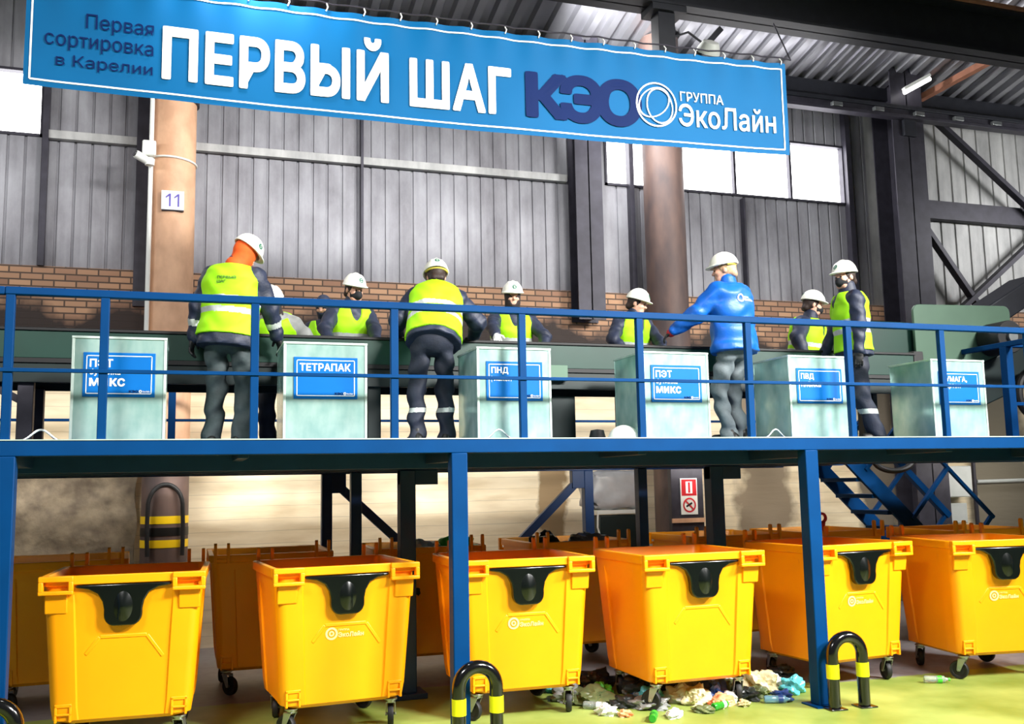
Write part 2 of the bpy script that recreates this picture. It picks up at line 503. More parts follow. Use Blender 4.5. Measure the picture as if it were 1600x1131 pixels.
def text2d(s, bold=0.0):
    """glyph outlines of one line of text filled, normalised: returns verts (n,2) in 0..1, faces, aspect"""
    k = (s, bold)
    if k in _tc: return _tc[k]
    cu = bpy.data.curves.new('t', 'FONT')
    cu.body = s; cu.size = 1.0; cu.resolution_u = 4; cu.fill_mode = 'FRONT'; cu.space_character = 1 + bold * 1.6
    ob = bpy.data.objects.new('t', cu); COL.objects.link(ob)
    bpy.context.view_layer.update()
    dg = bpy.context.evaluated_depsgraph_get()
    me = bpy.data.meshes.new_from_object(ob.evaluated_get(dg))
    v = np.array([(p.co.x, p.co.y) for p in me.vertices]); f = [tuple(p.vertices) for p in me.polygons]
    bpy.data.objects.remove(ob); bpy.data.curves.remove(cu); bpy.data.meshes.remove(me)
    if 'н' in s:   # this glyph comes back wrongly filled: rebuild it from two stems and a bar
        par = list(range(len(v)))
        def find(i):
            while par[i] != i: i = par[i]
            return i
        for q in f:
            for b in q[1:]: par[find(b)] = find(q[0])
        comp = {}
        for q in f: comp.setdefault(find(q[0]), []).append(q)
        nf = []; vl = [tuple(p) for p in v]
        for qs in comp.values():
            ids = sorted({i for q in qs for i in q}); P = v[ids]; lo_ = P.min(0); hi_ = P.max(0)
            ar = sum(abs(sum(v[q[i]][0] * v[q[(i + 1) % len(q)]][1] - v[q[(i + 1) % len(q)]][0] * v[q[i]][1] for i in range(len(q)))) / 2 for q in qs)
            if len(qs) > 6 and ar > .93 * np.prod(hi_ - lo_):
                w_, h_ = hi_ - lo_; sw = .2 * w_
                for x0, x1, y0, y1 in ((0, sw, 0, h_), (w_ - sw, w_, 0, h_), (sw, w_ - sw, h_ * .43, h_ * .43 + sw * .95)):
                    k0 = len(vl)
                    vl += [(lo_[0] + a, lo_[1] + b) for a, b in ((x0, y0), (x1, y0), (x1, y1), (x0, y1))]
                    nf.append((k0, k0 + 1, k0 + 2, k0 + 3))
            else:
                nf += qs
        used = sorted({i for q in nf for i in q}); re_ = {a: i for i, a in enumerate(used)}
        v = np.array([vl[i] for i in used]); f = [tuple(re_[i] for i in q) for q in nf]
    if bold:   # heavier weight: a stroke along every outline edge
        from collections import Counter
        cnt = Counter()
        for q in f:
            for i in range(len(q)): cnt[tuple(sorted((q[i], q[(i + 1) % len(q)])))] += 1
        vv = [tuple(p) for p in v]
        for (a, b), n_ in cnt.items():
            if n_ != 1: continue
            p, q = v[a], v[b]; d = q - p; L_ = np.hypot(*d)
            if L_ < 1e-9: continue
            d = d / L_; m_ = np.array([-d[1], d[0]])
            w = bold; e = w * .85
            k0 = len(vv)
            for t in (p - d * e - m_ * w * .85, p - m_ * w, q - m_ * w, q + d * e - m_ * w * .85, q + d * e + m_ * w * .85, q + m_ * w, p + m_ * w, p - d * e + m_ * w * .85): vv.append(tuple(t))
            f.append(tuple(range(k0, k0 + 8)))
        v = np.array(vv)
    lo = v.min(0); hi = v.max(0)
    asp = (hi - lo)[0] / (hi - lo)[1]
    _tc[k] = ((v - lo) / (hi - lo), f, asp)
    return _tc[k]


def text_on(mb, s, x0, x1, z0, z1, fn, bold=0.0, mi=0, rev=False):
    v, f, a = text2d(s, bold)
    pts = [fn(x0 + (x1 - x0) * p[0], z0 + (z1 - z0) * p[1]) for p in v]
    k = 0
    for q in f:   # stroke pieces sit a hair apart so that no two lie in one plane
        if len(q) == 8:
            k += 1
            for i in q: pts[i] = (pts[i][0], pts[i][1] - .00006 * (1 + k % 12), pts[i][2])
    mb.add(pts, [q[::-1] for q in f] if rev else f, mi)


def ring2d(cx, cz, r, w, n=36, a0=0.0, a1=2 * math.pi, sx=1.0, rot=0.0):
    """flat ring (or arc) of an ellipse as quads in 2D"""
    vs = []; fs = []
    full = abs(a1 - a0 - 2 * math.pi) < 1e-6
    m = n if full else n + 1
    for i in range(m):
        t = a0 + (a1 - a0) * i / n
        for rr in (r - w / 2, r + w / 2):
            x = rr * math.cos(t) * sx; z = rr * math.sin(t)
            vs.append((cx + x * math.cos(rot) - z * math.sin(rot), cz + x * math.sin(rot) + z * math.cos(rot)))
    for i in range(n):
        j = (i + 1) % m
        fs.append((2 * i, 2 * i + 1, 2 * j + 1, 2 * j))
    return vs, fs


def logo_ring(mb, cx, cz, r, fn, w=None, mi=0):
    w = w or r * .09
    for v, f in (ring2d(cx, cz, r, w), ring2d(cx + r * .16, cz - r * .05, r * .80, w, sx=.80, rot=.2), ring2d(cx - r * .12, cz + r * .10, r * .84, w, sx=.72, rot=-.95)):
        mb.add([fn(*p) for p in v], f, mi)

# ------------------------------------------------------------------ the setting: floor, wall, cladding, windows, roof
WY = 5.6          # wall plane
XL, XR = -9.0, 24.0

struct(MB().box((XL, -14, -.15), (XR, WY + .3, 0)).build('floor', M['floor'], smooth=False))
struct(MB().box((XL, WY, 0), (XR, WY + .3, 4.0)).build('wall_back', M['concrete'], smooth=False))
struct(MB().box((XL, WY - .02, 4.0), (XR, WY + .28, 4.77)).build('wall_back_brick', M['brick'], smooth=False))
# rough dark concrete pier foot at the left
pl = MB()
NX, NZ = 60, 44
vs = []; fs = []
for i in range(NX + 1):
    for k in range(NZ + 1):
        x = -6.0 + i * (6.02 / NX); z = k * (2.45 / NZ)
        d = .03 * math.sin(x * 7 + 2 * math.sin(z * 5)) * math.sin(z * 9 + math.sin(x * 4)) + .035 * max(0, math.sin(x * 3.1 + 1.2) * math.sin(z * 2.6 + .3)) * math.sin(x * 31 + 5 * math.sin(z * 13)) * math.sin(z * 27)
        vs.append((x + .02 * math.sin(z * 9) * (1 if i == NX else 0), WY - .22 - d, z))
for i in range(NX):
    for k in range(NZ):
        a = i * (NZ + 1) + k
        fs.append((a, a + NZ + 1, a + NZ + 2, a + 1))
pl.add(vs, fs)
pl.box((-6, WY - .18, 0), (.0, WY, 2.44))
struct(pl.build('wall_back_plinth', M['plinth'], angle=60, fix=False))

# sheet cladding with ribs, cut around the windows
WINS = [(-4.6, -1.22, 6.45, 7.33), (6.55, 7.27, 6.45, 7.42), (7.78, 10.9, 6.45, 7.46)]


def cladding(x0, x1, z0, z1, pitch=.24, y=WY + .06):
    mb = MB(); prof = []
    x = x0
    while x < x1 - 1e-6:
        for dx, dy in ((0, 0), (pitch * .82, 0), (pitch * .85, .022), (pitch * .97, .022)):
            if x + dx <= x1: prof.append((x + dx, y + dy))
        x += pitch
    prof.append((x1, y))
    n = len(prof)
    mb.add([(a, b, z0) for a, b in prof] + [(a, b, z1) for a, b in prof], [(i, i + 1, n + i + 1, n + i) for i in range(n - 1)])
    mb.box((x0, y + .05, z0), (x1, y + .12, z1))
    return mb


def joined_cladding(name, x0, x1, z0, z1, m, pitch=.24):
    big = MB()
    cuts = [w for w in WINS if w[0] < x1 and w[1] > x0]
    xs = x0
    for w in sorted(cuts):
        a, b = max(x0, w[0]), min(x1, w[1])
        if a > xs: _merge(big, cladding(xs, a, z0, z1, pitch))
        _merge(big, cladding(a, b, z0, w[2], pitch))
        if w[3] < z1: _merge(big, cladding(a, b, w[3], z1, pitch))
        xs = b
    if xs < x1: _merge(big, cladding(xs, x1, z0, z1, pitch))
    return struct(big.build(name, m, smooth=False, fix=False))


def _merge(a, b):
    a.add(b.v, b.f)


joined_cladding('wall_back_cladding', XL, 11.35, 4.77, 8.5, M['clad'], .2)
joined_cladding('wall_back_cladding', 11.35, XR, 4.77, 8.6, M['clad_light'], .3)

for n, (a, b, z0, z1) in enumerate(WINS, 1):
    w = thing('window_%d' % n, '', '', ((a + b) / 2, WY, z0))
    del w['label'], w['category']
    w['kind'] = 'structure'
    fr = MB()
    t = .035
    fr.box((a, WY + .03, z0), (b, WY + .14, z0 + t)).box((a, WY + .03, z1 - t), (b, WY + .14, z1)).box((a, WY + .03, z0), (a + t, WY + .14, z1)).box((b - t, WY + .03, z0), (b, WY + .14, z1))
    k = max(1, round((b - a) / 1.02))
    for i in range(1, k):
        x = a + (b - a) * i / k
        fr.box((x - .02, WY + .05, z0), (x + .02, WY + .13, z1))
    fr.build('window_frame', M['dark_steel'], w, smooth=False)
    MB().box((a, WY + .15, z0), (b, WY + .17, z1)).build('pane', M['window_sky'], w, smooth=False)

# wall posts and rails of the frame
for n, (x, w, z0, z1) in enumerate(((-1.18, .07, 4.77, 8.3), (-.02, .16, 4.3, 8.3), (6.95, .07, 4.77, 8.4), (10.93, .09, 4.77, 8.4), (2.83, .035, 4.77, 8.3), (8.9, .03, 4.77, 6.4)), 1):
    struct(MB().box((x - w / 2, WY - .06, z0), (x + w / 2, WY + .08, z1)).build('trim_%d' % n, M['dark_steel'], smooth=False))
struct(MB().box((.3, WY - .04, 6.42), (5.9, WY + .05, 6.53)).build('trim_7', M['clad_light'], bevel=.004))
struct(MB().box((-1.15, WY - .04, 6.42), (-.1, WY + .05, 6.53)).build('trim_8', M['clad_light'], bevel=.004))
struct(MB().box((11.9, WY - .1, 6.3), (20, WY + .05, 6.62)).build('trim_9', M['dark_steel'], bevel=.004))


def h_column(x, y, w, d, z0, z1, name):
    mb = MB(); t = .02
    mb.box((x - w / 2, y - d / 2, z0), (x + w / 2, y - d / 2 + t, z1)).box((x - w / 2, y + d / 2 - t, z0), (x + w / 2, y + d / 2, z1)).box((x - .01, y - d / 2, z0), (x + .01, y + d / 2, z1))
    return struct(mb.build(name, M['dark_steel'], smooth=False))


h_column(6.12, 5.42, .42, .3, 4.3, 8.6, 'pillar_h')
h_column(11.75, 5.3, .62, .5, 0, 8.8, 'pillar_h')


def pipe_pillar(x, y, r, ztop, m):
    p = MB().lathe([(r, 0), (r, ztop)], (x, y, 0), 40)
    o = struct(p.build('pillar_pipe', m))
    return o


pipe_pillar(.36, 5.12, .27, 6.85, M['pipe_tan'])
pipe_pillar(7.26, 5.12, .30, 8.6, M['pipe_brown'])
struct(MB().box((.1, 4.98, 6.85), (.62, 5.3, 8.5)).build('pillar_head', M['dark_steel'], bevel=.01))
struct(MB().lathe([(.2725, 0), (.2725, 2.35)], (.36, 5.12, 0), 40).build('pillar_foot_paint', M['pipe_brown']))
# slanted cap plate that gives the tan pipe its rounded top edge
struct(MB().lathe([(.3, 6.84), (.3, 6.9)], (.36, 5.12, 0), 40).build('pillar_cap', M['dark_steel']))


def roof_z(y):
    return 8.47 + .22 * (WY - y)


# corrugated roof deck, ribs running away from the wall
mb = MB(); prof = []
x = XL
while x < XR:
    for dx, dz in ((0, 0), (.11, 0), (.145, .085), (.255, .085), (.29, 0)):
        prof.append((x + dx, dz))
    x += .29
n = len(prof); ys = (WY + .3, -3.5)
mb.add([(a, y, roof_z(y) + dz) for y in ys for a, dz in prof], [(i, i + 1, n + i + 1, n + i) for i in range(n - 1)])
struct(mb.build('ceiling', M['roof'], smooth=False, fix=False))
struct(MB().box((XL, WY - .12, 8.28), (XR, WY + .2, 8.5)).build('ceiling_eave_beam', M['girder'], smooth=False))


def i_beam_x(y, z0, z1, w, name, m, x0=XL, x1=XR, t=.03):
    mb = MB()
    mb.box((x0, y - w / 2, z0), (x1, y + w / 2, z0 + t)).box((x0, y - w / 2, z1 - t), (x1, y + w / 2, z1)).box((x0, y - .012, z0), (x1, y + .012, z1))
    return struct(mb.build(name, m, smooth=False))


i_beam_x(2.5, 7.64, 8.3, .34, 'beam_girder', M['girder'])
struct(MB().box((XL, 2.28, 8.302), (XR, 2.72, 8.34)).build('beam_girder_cap', M['rust'], smooth=False))
i_beam_x(-1.0, 9.3, 9.8, .3, 'beam_girder', M['girder'])
# purlin strip carrying the deck between girder and wall, seen as an orange line
struct(MB().bar((12.35, 5.4, 8.36), (13.2, 3.0, 8.85), .12, .1).build('beam_rafter', M['rust'], smooth=False))

# crane runway along the wall: rail on two flanges
rw = thing('crane_runway', 'dark twin-rail crane runway along the wall right of the blue banner', 'crane rail', (9, 5.0, 7.85))
r1 = MB(); r1.box((5.0, 4.95, 7.93), (19, 5.07, 7.99)); r1.build('upper_rail', M['girder'], rw, bevel=.004)
r1 = MB(); r1.box((5.0, 4.93, 7.77), (19, 5.09, 7.82)); r1.build('lower_rail', M['dark_steel'], rw, bevel=.004)
r1 = MB(); r1.box((5.0, 4.99, 7.82), (19, 5.03, 7.93)); r1.build('web', M['dark_steel'], rw, smooth=False)
for x in (10.3, 11.1, 11.9, 12.7, 13.5):
    MB().box((x - .09, 4.92, 7.83), (x + .09, 5.1, 7.9)).build('clamp', M['steel'], rw, bevel=.004)
for x in (6.1, 11.75, 17.0):
    MB().box((x - .12, 5.0, 7.5), (x + .12, 5.3, 7.78)).build('bracket', M['girder'], rw, bevel=.004)

# diagonal braces right of the dark column
for lab, p, q in (('long dark steel brace falling right from the crane runway past the dark column', (12.5, 5.35, 8.05), (15.4, 5.35, 5.9)),
                  ('dark steel brace running down to the right behind the pale green plate', (12.1, 5.4, 6.3), (13.4, 5.4, 4.6)),
                  ('grey steel brace rising right above the pale green plate', (12.75, 5.38, 4.65), (15.0, 5.38, 6.35))):
    o = MB().bar(p, q, .08, .13, up=(0, 1, 0)).build('wall_brace', M['dark_steel'], bevel=.004)
    tag(o, lab, 'brace', 'diagonal wall braces')
# hanger post under the girder, behind the banner, with a diagonal
hp = thing('girder_hanger', 'dark steel post hanging from the roof girder above the banner', 'hanger', (5.95, 2.5, 7.0))
MB().box((5.85, 2.4, 6.4), (6.07, 2.6, 7.64)).build('post', M['girder'], hp, bevel=.004)
MB().bar((6.07, 2.5, 6.75), (6.75, 2.5, 7.5), .07, .07).build('diagonal', M['girder'], hp)
MB().box((5.75, 2.34, 7.56), (6.2, 2.66, 7.64)).build('plate', M['girder'], hp)

# lamps in view
lp = thing('ceiling_lamp', 'lit white tube lamp under the roof right of the banner', 'lamp', (11.8, 4.9, 8.4))
d = Vector((.45, -.1, .25)); c = Vector((11.8, 4.85, 8.36))
MB().bar(c - d / 2, c + d / 2, .1, .05).build('housing', M['white_plastic'], lp, bevel=.005)
MB().tube([c - d / 2 + Vector((0, -.01, -.06)), c + d / 2 + Vector((0, -.01, -.06))], .035, 12).build('tube', M['tube_light'], lp)
lp = thing('flood_lamp', 'round pale flood lamp beside the hanger post above the banner', 'lamp', (6.55, 2.45, 7.1))
MB().lathe([(.02, .1), (.1, .08), (.14, 0), (.15, -.05)], (6.55, 2.45, 7.2), 20, Matrix.Rotation(.7, 3, 'X')).build('reflector', M['white_plastic'], lp)
MB().lathe([(.0, -.02), (.12, -.02), (.125, -.045), (.0, -.045)], (6.55, 2.45, 7.2), 20, Matrix.Rotation(.7, 3, 'X')).build('lens', M['tube_light'], lp)
MB().tube([(6.07, 2.5, 7.3), (6.3, 2.5, 7.4), (6.52, 2.5, 7.27)], .015, 8).build('arm', M['girder'], lp)

# column number, camera, hazard marks, conduit
npl = thing('column_number_plate', 'white plate with the number 11 on the tan pipe column', 'sign', (.36, 4.83, 5.5))
MB().box((.235, 4.825, 5.39), (.5, 4.84, 5.63)).build('plate', M['white_plastic'], npl, bevel=.003)
t = MB(); [(t.box((a_, 4.8205, 5.43), (a_ + .02, 4.822, 5.59)), t.prism([(a_ + .001, 5.59), (a_ - .04, 5.55), (a_ - .04, 5.532), (a_ + .001, 5.562)], 4.8205, 4.822)) for a_ in (.325, .425)]; t.build('lettering', M['purple_print'], npl, smooth=False)
MB().bar((.24, 4.85, 5.385), (.5, 4.85, 5.385), .05, .012).build('clip', M['dark_steel'], npl)
cv = thing('security_camera', 'white security camera on a junction box strapped to the tan pipe column', 'camera', (.1, 4.85, 6.05))
MB().box((.0, 4.78, 6.05), (.16, 4.88, 6.24)).build('junction_box', M['white_plastic'], cv, bevel=.02)
MB().lathe([(.055, -.05), (.06, .03), (.03, .05)], (.09, 4.83, 5.98), 16).build('mount', M['white_plastic'], cv)
R = Matrix.Rotation(math.radians(-68), 3, 'Y') @ Matrix.Rotation(math.radians(28), 3, 'X')
MB().lathe([(.035, -.07), (.05, -.05), (.052, .1), (.045, .115)], (.02, 4.8, 6.0), 16, R).build('camera_body', M['white_plastic'], cv)
MB().lathe([(.0, .117), (.04, .117), (.04, .125), (.0, .125)], (.02, 4.8, 6.0), 16, R).build('lens', M['black_gloss'], cv)
ring = [(.36 + .278 * math.cos(t), 5.12 + .278 * math.sin(t), 6.07 - .02 * math.cos(t)) for t in np.linspace(0, 2 * math.pi, 40, endpoint=False)]
MB().tube(ring, .014, 8, closed=True).build('strap', M['white_plastic'], cv)
cd = MB().tube([(.1, 4.93, 3.0), (.1, 4.93, 6.03)], .028, 10).tube([(.1, 4.93, 6.2), (.1, 4.93, 8.4)], .028, 10).build('conduit_pipe', M['white_plastic'])
tag(cd, 'white conduit running up the left edge of the tan pipe column', 'pipe')
hz = MB().lathe([(.277, 1.43), (.278, 1.48), (.277, 1.53)], (.36, 5.12, 0), 40)
tag(hz.build('hazard_band', M['paint_black']), 'black hazard band round the tan pipe column between the two yellow bands', 'hazard band', 'hazard bands on the column')
hs = MB().tube([(.18, 4.86, 1.2), (.17, 4.85, 1.5), (.175, 4.84, 1.75)] + [(.37 - .195 * math.cos(t_), 4.83, 1.78 + .26 * math.sin(t_)) for t_ in np.linspace(0.1, math.pi - .1, 14)] + [(.565, 4.85, 1.75), (.575, 4.87, 1.5), (.57, 4.88, 1.2)], .026, 10)  # added tube, shapes an arch of shade on the column
tag(hs.build('shade_arch', M['black_rubber']), 'added dark arch in place of shade on the tan pipe column above the yellow bands', 'shade arch')
for z in (1.62, 1.34):
    mbz = MB().lathe([(.277, z - .045), (.278, z), (.277, z + .045)], (.36, 5.12, 0), 40)
    tag(mbz.build('hazard_band', M['paint_yellow2']), 'yellow hazard band round the pipe column, %s of the two' % ('upper' if z > 1.5 else 'lower'), 'hazard band', 'hazard bands on the column')
# dark wall cabinet column with fire sign
fs_ = thing('fire_cabinet', 'dark cabinet on the brown pipe column with the fire sign on it', 'cabinet', (7.2, 4.75, 1.2))
MB().box((6.98, 4.71, .5), (7.48, 4.81, 2.3)).build('body', M['dark_steel'], fs_, bevel=.01)
MB().bar((6.98, 4.71, 1.42), (7.48, 4.71, 1.42), .04, .06).build('ledge', M['pipe_tan'], fs_)
sg = thing('fire_sign', 'red and white fire equipment sign on the dark cabinet', 'sign', (7.25, 4.7, 1.75))
MB().box((7.12, 4.7, 1.5), (7.38, 4.712, 2.0)).build('plate', M['white_plastic'], sg, bevel=.002)
t = MB(); t.box((7.135, 4.697, 1.76), (7.365, 4.699, 1.985)); t.build('red_field', M['sign_red'], sg)
t = MB(); t.box((7.2, 4.694, 1.79), (7.3, 4.696, 1.955)); t.build('symbol_panel', M['white_print'], sg)
t = MB(); t.box((7.235, 4.691, 1.80), (7.265, 4.693, 1.945)); t.build('symbol', M['sign_red'], sg)
t = MB(); v, f = ring2d(7.25, 1.63, .09, .022); t.add([(x, 4.697, z) for x, z in v], f)
t.bar((7.19, 4.697, 1.69), (7.31, 4.697, 1.57), .004, .02, up=(0, 0, 1)); t.build('prohibition_ring', M['sign_red'], sg, smooth=False)
t = MB(); t.bar((7.2, 4.6965, 1.61), (7.29, 4.6965, 1.66), .003, .025); t.build('hand_symbol', M['paint_black'], sg, smooth=False)

# wrapped machine behind the legs
wm = thing('wrapped_machine', 'grey film-wrapped machine head on a dark stand behind the blue legs', 'machine', (5.9, 4.3, 0))
b = MB()
g = []
for i in range(13):
    for k in range(9):
        pass
def crumple_box(lo, hi, amp, n=9, seed=0):
    bm = bmesh.new(); bmesh.ops.create_cube(bm, size=1)
    bmesh.ops.subdivide_edges(bm, edges=bm.edges[:], cuts=n, use_grid_fill=True)
    lo = Vector(lo); hi = Vector(hi); c = (lo + hi) / 2; s = hi - lo
    for v in bm.verts:
        q = v.co.copy()
        p = Vector((c.x + q.x * s.x, c.y + q.y * s.y, c.z + q.z * s.z))
        w = math.sin(p.x * 13 + seed + 2 * math.sin(p.z * 9)) * math.sin(p.z * 11 + p.y * 8 + seed * 2) + .6 * math.sin(p.x * 29 + p.y * 23 + p.z * 17 + seed)
        rr = q.normalized() if q.length else q
        rnd = 1 - .12 * (abs(q.x * 2) ** 6 * abs(q.z * 2) ** 6 + abs(q.y * 2) ** 6 * abs(q.z * 2) ** 6 + abs(q.x * 2) ** 6 * abs(q.y * 2) ** 6)
        v.co = c + (p - c) * rnd + rr * w * amp
    mb = MB(); bm.verts.index_update()
    mb.add([v.co for v in bm.verts], [[v.index for v in f.verts] for f in bm.faces]); bm.free()
    return mb
crumple_box((5.5, 4.1, 1.62), (6.3, 4.55, 2.12), .02).build('film_wrap', M['film'], wm, angle=60)
MB().box((5.6, 4.12, 1.56), (6.25, 4.5, 1.61)).build('tray', M['white_plastic'], wm, bevel=.004)
MB().box((5.65, 4.15, .9), (6.3, 4.5, 1.54)).build('stand', M['conv_dark'], wm, bevel=.01)
for x in (5.7, 6.2):
    for y in (4.2, 4.45):
        MB().box((x - .03, y - .03, 0), (x + .03, y + .03, .9)).build('leg', M['dark_steel'], wm)
MB().tube([(5.6, 4.08, 1.6), (5.58, 4.06, 1.4), (5.64, 4.06, 1.2), (5.6, 4.06, 1.0)], .012, 8).build('cable', M['white_plastic'], wm)

# electrical enclosure and conduits on the right of the wall
eb = thing('electrical_box', 'pale grey electrical box on the wall behind the blue stair railing', 'electrical box', (12.4, 5.55, 1.7))
MB().box((12.15, 5.3, 1.62), (12.75, 5.595, 2.12)).build('enclosure', M['grey_box'], eb, bevel=.015)
MB().tube([(12.1, 5.45, 1.95), (11.9, 5.4, 1.75), (12.0, 5.4, 1.55), (12.4, 5.45, 1.5)], .022, 10).build('cable', M['black_rubber'], eb)
MB().box((12.35, 5.4, 1.2), (12.7, 5.595, 1.52)).build('lower_box', M['grey_box'], eb, bevel=.01)
o = MB().tube([(13.0, 5.52, 0), (13.0, 5.52, 2.6)], .035, 12).build('wall_pipe', M['dark_steel']); tag(o, 'dark vertical pipe on the concrete wall right of the electrical box', 'pipe')
o = MB().tube([(13.05, 5.52, 1.86), (17.5, 5.52, 1.9)], .03, 12).build('wall_pipe', M['grey_box']); tag(o, 'thin pale horizontal pipe on the concrete wall at far right', 'pipe')

# ------------------------------------------------------------------ banner
BY = .5
def sag(x, z):
    u = (x - 2.8) / 3.5
    return -.045 * max(0, 1 - u * u) * (1 if z < 5.6 else .8)


def b_pt(x, z, off=0.0):
    top = max(0, (z - 5.55) / .5)
    w = .010 * math.sin(x * 19) * top ** 2 + .005 * math.sin(x * 4.1 + z * 3) + .0015 * math.sin(x * 11 - z * 6)
    zz = z + sag(x, z) + (x - 2.8) * .008
    return (x, BY + w - off, zz)


BX0, BX1, BZ0, BZ1 = -.672, 6.25, 5.15, 6.10
bn = thing('banner', 'long blue banner with large white Cyrillic lettering hung across the hall', 'banner', (2.8, BY, 5.15))
nx, nz = 240, 20
mb = MB(); vs = []; fs = []
for i in range(nx + 1):
    for k in range(nz + 1):
        vs.append(b_pt(BX0 + (BX1 - BX0) * i / nx, BZ0 + (BZ1 - BZ0) * k / nz))
for i in range(nx):
    for k in range(nz):
        a = i * (nz + 1) + k; fs.append((a, a + nz + 1, a + nz + 2, a + 1))
mb.add(vs, fs)
mb.build('sheet', M['banner'], bn, angle=80, fix=False)
mb = MB()
def strip(x0, z0, x1, z1, w, n):
    vs = []; fs = []
    for i in range(n + 1):
        t = i / n; x = x0 + (x1 - x0) * t; z = z0 + (z1 - z0) * t
        for s in (-w / 2, w / 2):
            vs.append(b_pt(x, z + s, .006) if abs(x1 - x0) > abs(z1 - z0) else b_pt(x + s, z, .006))
    mb.add(vs, [(2 * i, 2 * i + 2, 2 * i + 3, 2 * i + 1) for i in range(n)])
ix0, ix1, iz0, iz1 = BX0 + .045, BX1 - .055, BZ0 + .05, BZ1 - .065
strip(ix0, iz0, ix1, iz0, .014, 240); strip(ix0, iz1, ix1, iz1, .014, 240); strip(ix0, iz0, ix0, iz1, .014, 20); strip(ix1, iz0, ix1, iz1, .014, 20)
mb.build('border_line', M['banner_white'], bn, smooth=False, fix=False)


def sagfix(z): return z + .035
def b_text(s, x0, x1, z0, z1, m, bold=0.0):
    t = MB(); text_on(t, s, x0, x1, z0, z1, lambda x, z: b_pt(x, z + .03, .011), bold); t.build('lettering', M[m], bn, smooth=False, fix=False)


b_text('Первая', -.235, .272, 5.60, 5.755, 'navy_print')
b_text('сортировка', -.53, .272, 5.435, 5.56, 'navy_print')
b_text('в Карелии', -.445, .27, 5.28, 5.40, 'navy_print')
b_text('ПЕРВЫЙ', .34, 2.20, 5.285, 5.86, 'banner_white', .035)
b_text('ШАГ', 2.385, 3.325, 5.285, 5.725, 'banner_white', .035)
b_text('К', 3.46, 3.88, 5.285, 5.725, 'navy_print', .055)
b_text('Э', 3.80, 4.24, 5.275, 5.735, 'navy_print', .055)
b_text('О', 4.17, 4.63, 5.275, 5.735, 'navy_print', .055)
b_text('ГРУППА', 5.045, 5.52, 5.58, 5.675, 'banner_white', .008)
b_text('ЭкоЛайн', 5.02, 6.10, 5.33, 5.565, 'banner_white', .012)
t = MB(); logo_ring(t, 4.785, 5.52, .21, lambda x, z: b_pt(x, z + .03, .013), .015); t.build('emblem', M['banner_white'], bn, smooth=False, fix=False)
for i in range(22):
    x = BX0 + .06 + (BX1 - BX0 - .12) * i / 21
    p = Vector(b_pt(x, BZ1 - .02, .01)); q = Vector((p.x + .01, BY + .02, p.z + .085))
    MB().tube([p, (p + q) / 2 + Vector((.012, -.01, 0)), q], .006, 6).build('tie', M['white_plastic'], bn)
rp = [b_pt(BX0 - .1 + (BX1 - BX0 + .2) * i / 60, BZ1 + .07, -.02) for i in range(61)]
rope = MB().tube([(BX0 - 1.6, 2.4, 7.62)] + rp + [(BX1 + 1.2, 2.4, 7.62)], .008, 6)
rope.build('rope', M['dark_steel'], bn)

# ------------------------------------------------------------------ work platforms
DZ = 2.33   # deck top
wp = thing('work_platform', 'blue steel work platform with railing that carries the sorting boxes', 'platform', (2.65, .9, 0))
MB().box((-3.2, .06, DZ - .03), (12.3, 1.85, DZ)).build('deck', M['blue_dark'], wp, smooth=False)
MB().box((-3.2, -.05, DZ - .105), (12.3, .06, DZ + .004)).build('front_beam', M['blue'], wp, bevel=.006)
MB().box((-3.2, -.056, DZ + .004), (12.3, .05, DZ + .012)).build('lit_edge_strip', M['galv_bright'], wp)  # pale strip added to paint in the beam's lit, worn top edge
for y in (.95, 1.8):
    MB().box((-3.2, y - .05, DZ - .21), (12.3, y + .05, DZ - .03)).build('beam', M['blue_dark'], wp, bevel=.005)
for x in (-.59, 2.65, 5.92, 9.2):
    MB().box((x - .05, .06, DZ - .17), (x + .05, 1.75, DZ - .03)).build('cross_beam', M['blue_dark'], wp, bevel=.005)
for x in (1.0, 4.3, 7.55):
    MB().box((x - .04, .06, DZ - .13), (x + .04, 1.75, DZ - .03)).build('joist', M['blue_dark'], wp, bevel=.004)
for x in (-.59, 2.65, 5.92, 9.2):
    MB().box((x - .065, -.055, .012), (x + .065, .075, DZ - .105)).build('leg', M['blue'], wp, bevel=.008)
    MB().box((x - .12, -.11, 0), (x + .12, .13, .012)).build('base_plate', M['blue'], wp)
for x in (2.62, 5.98):
    MB().box((x - .075, 1.72, .012), (x + .075, 1.88, DZ - .21)).build('leg', M['blue_dark'], wp, bevel=.008)
    MB().box((x - .16, 1.64, 0), (x + .16, 1.98, .05)).build('base_plate', M['blue_dark'], wp, bevel=.005)
    MB().box((x - .075, 1.74, 1.98), (x + .3, 1.86, DZ - .21)).build('bracket', M['blue_dark'], wp, bevel=.005)
RH = 1.08
posts = [-.604, .015] + [1.069 * i for i in range(1, 12)]
for x in posts:
    MB().box((x - .03, -.029, DZ), (x + .03, .024, DZ + RH - .03)).build('rail_post', M['blue'], wp, bevel=.005)
MB().box((-.64, -.035, DZ + RH - .045), (12.3, .03, DZ + RH + .012)).build('top_rail', M['blue'], wp, bevel=.007)
MB().box((-3.2, -.042, DZ + .485), (12.3, -.014, DZ + .513)).build('middle_rail', M['blue'], wp, bevel=.004)
MB().box((-3.2, -.03, DZ + RH - .045), (-.64, .03, DZ + RH + .012)).build('top_rail', M['blue'], wp, bevel=.007)

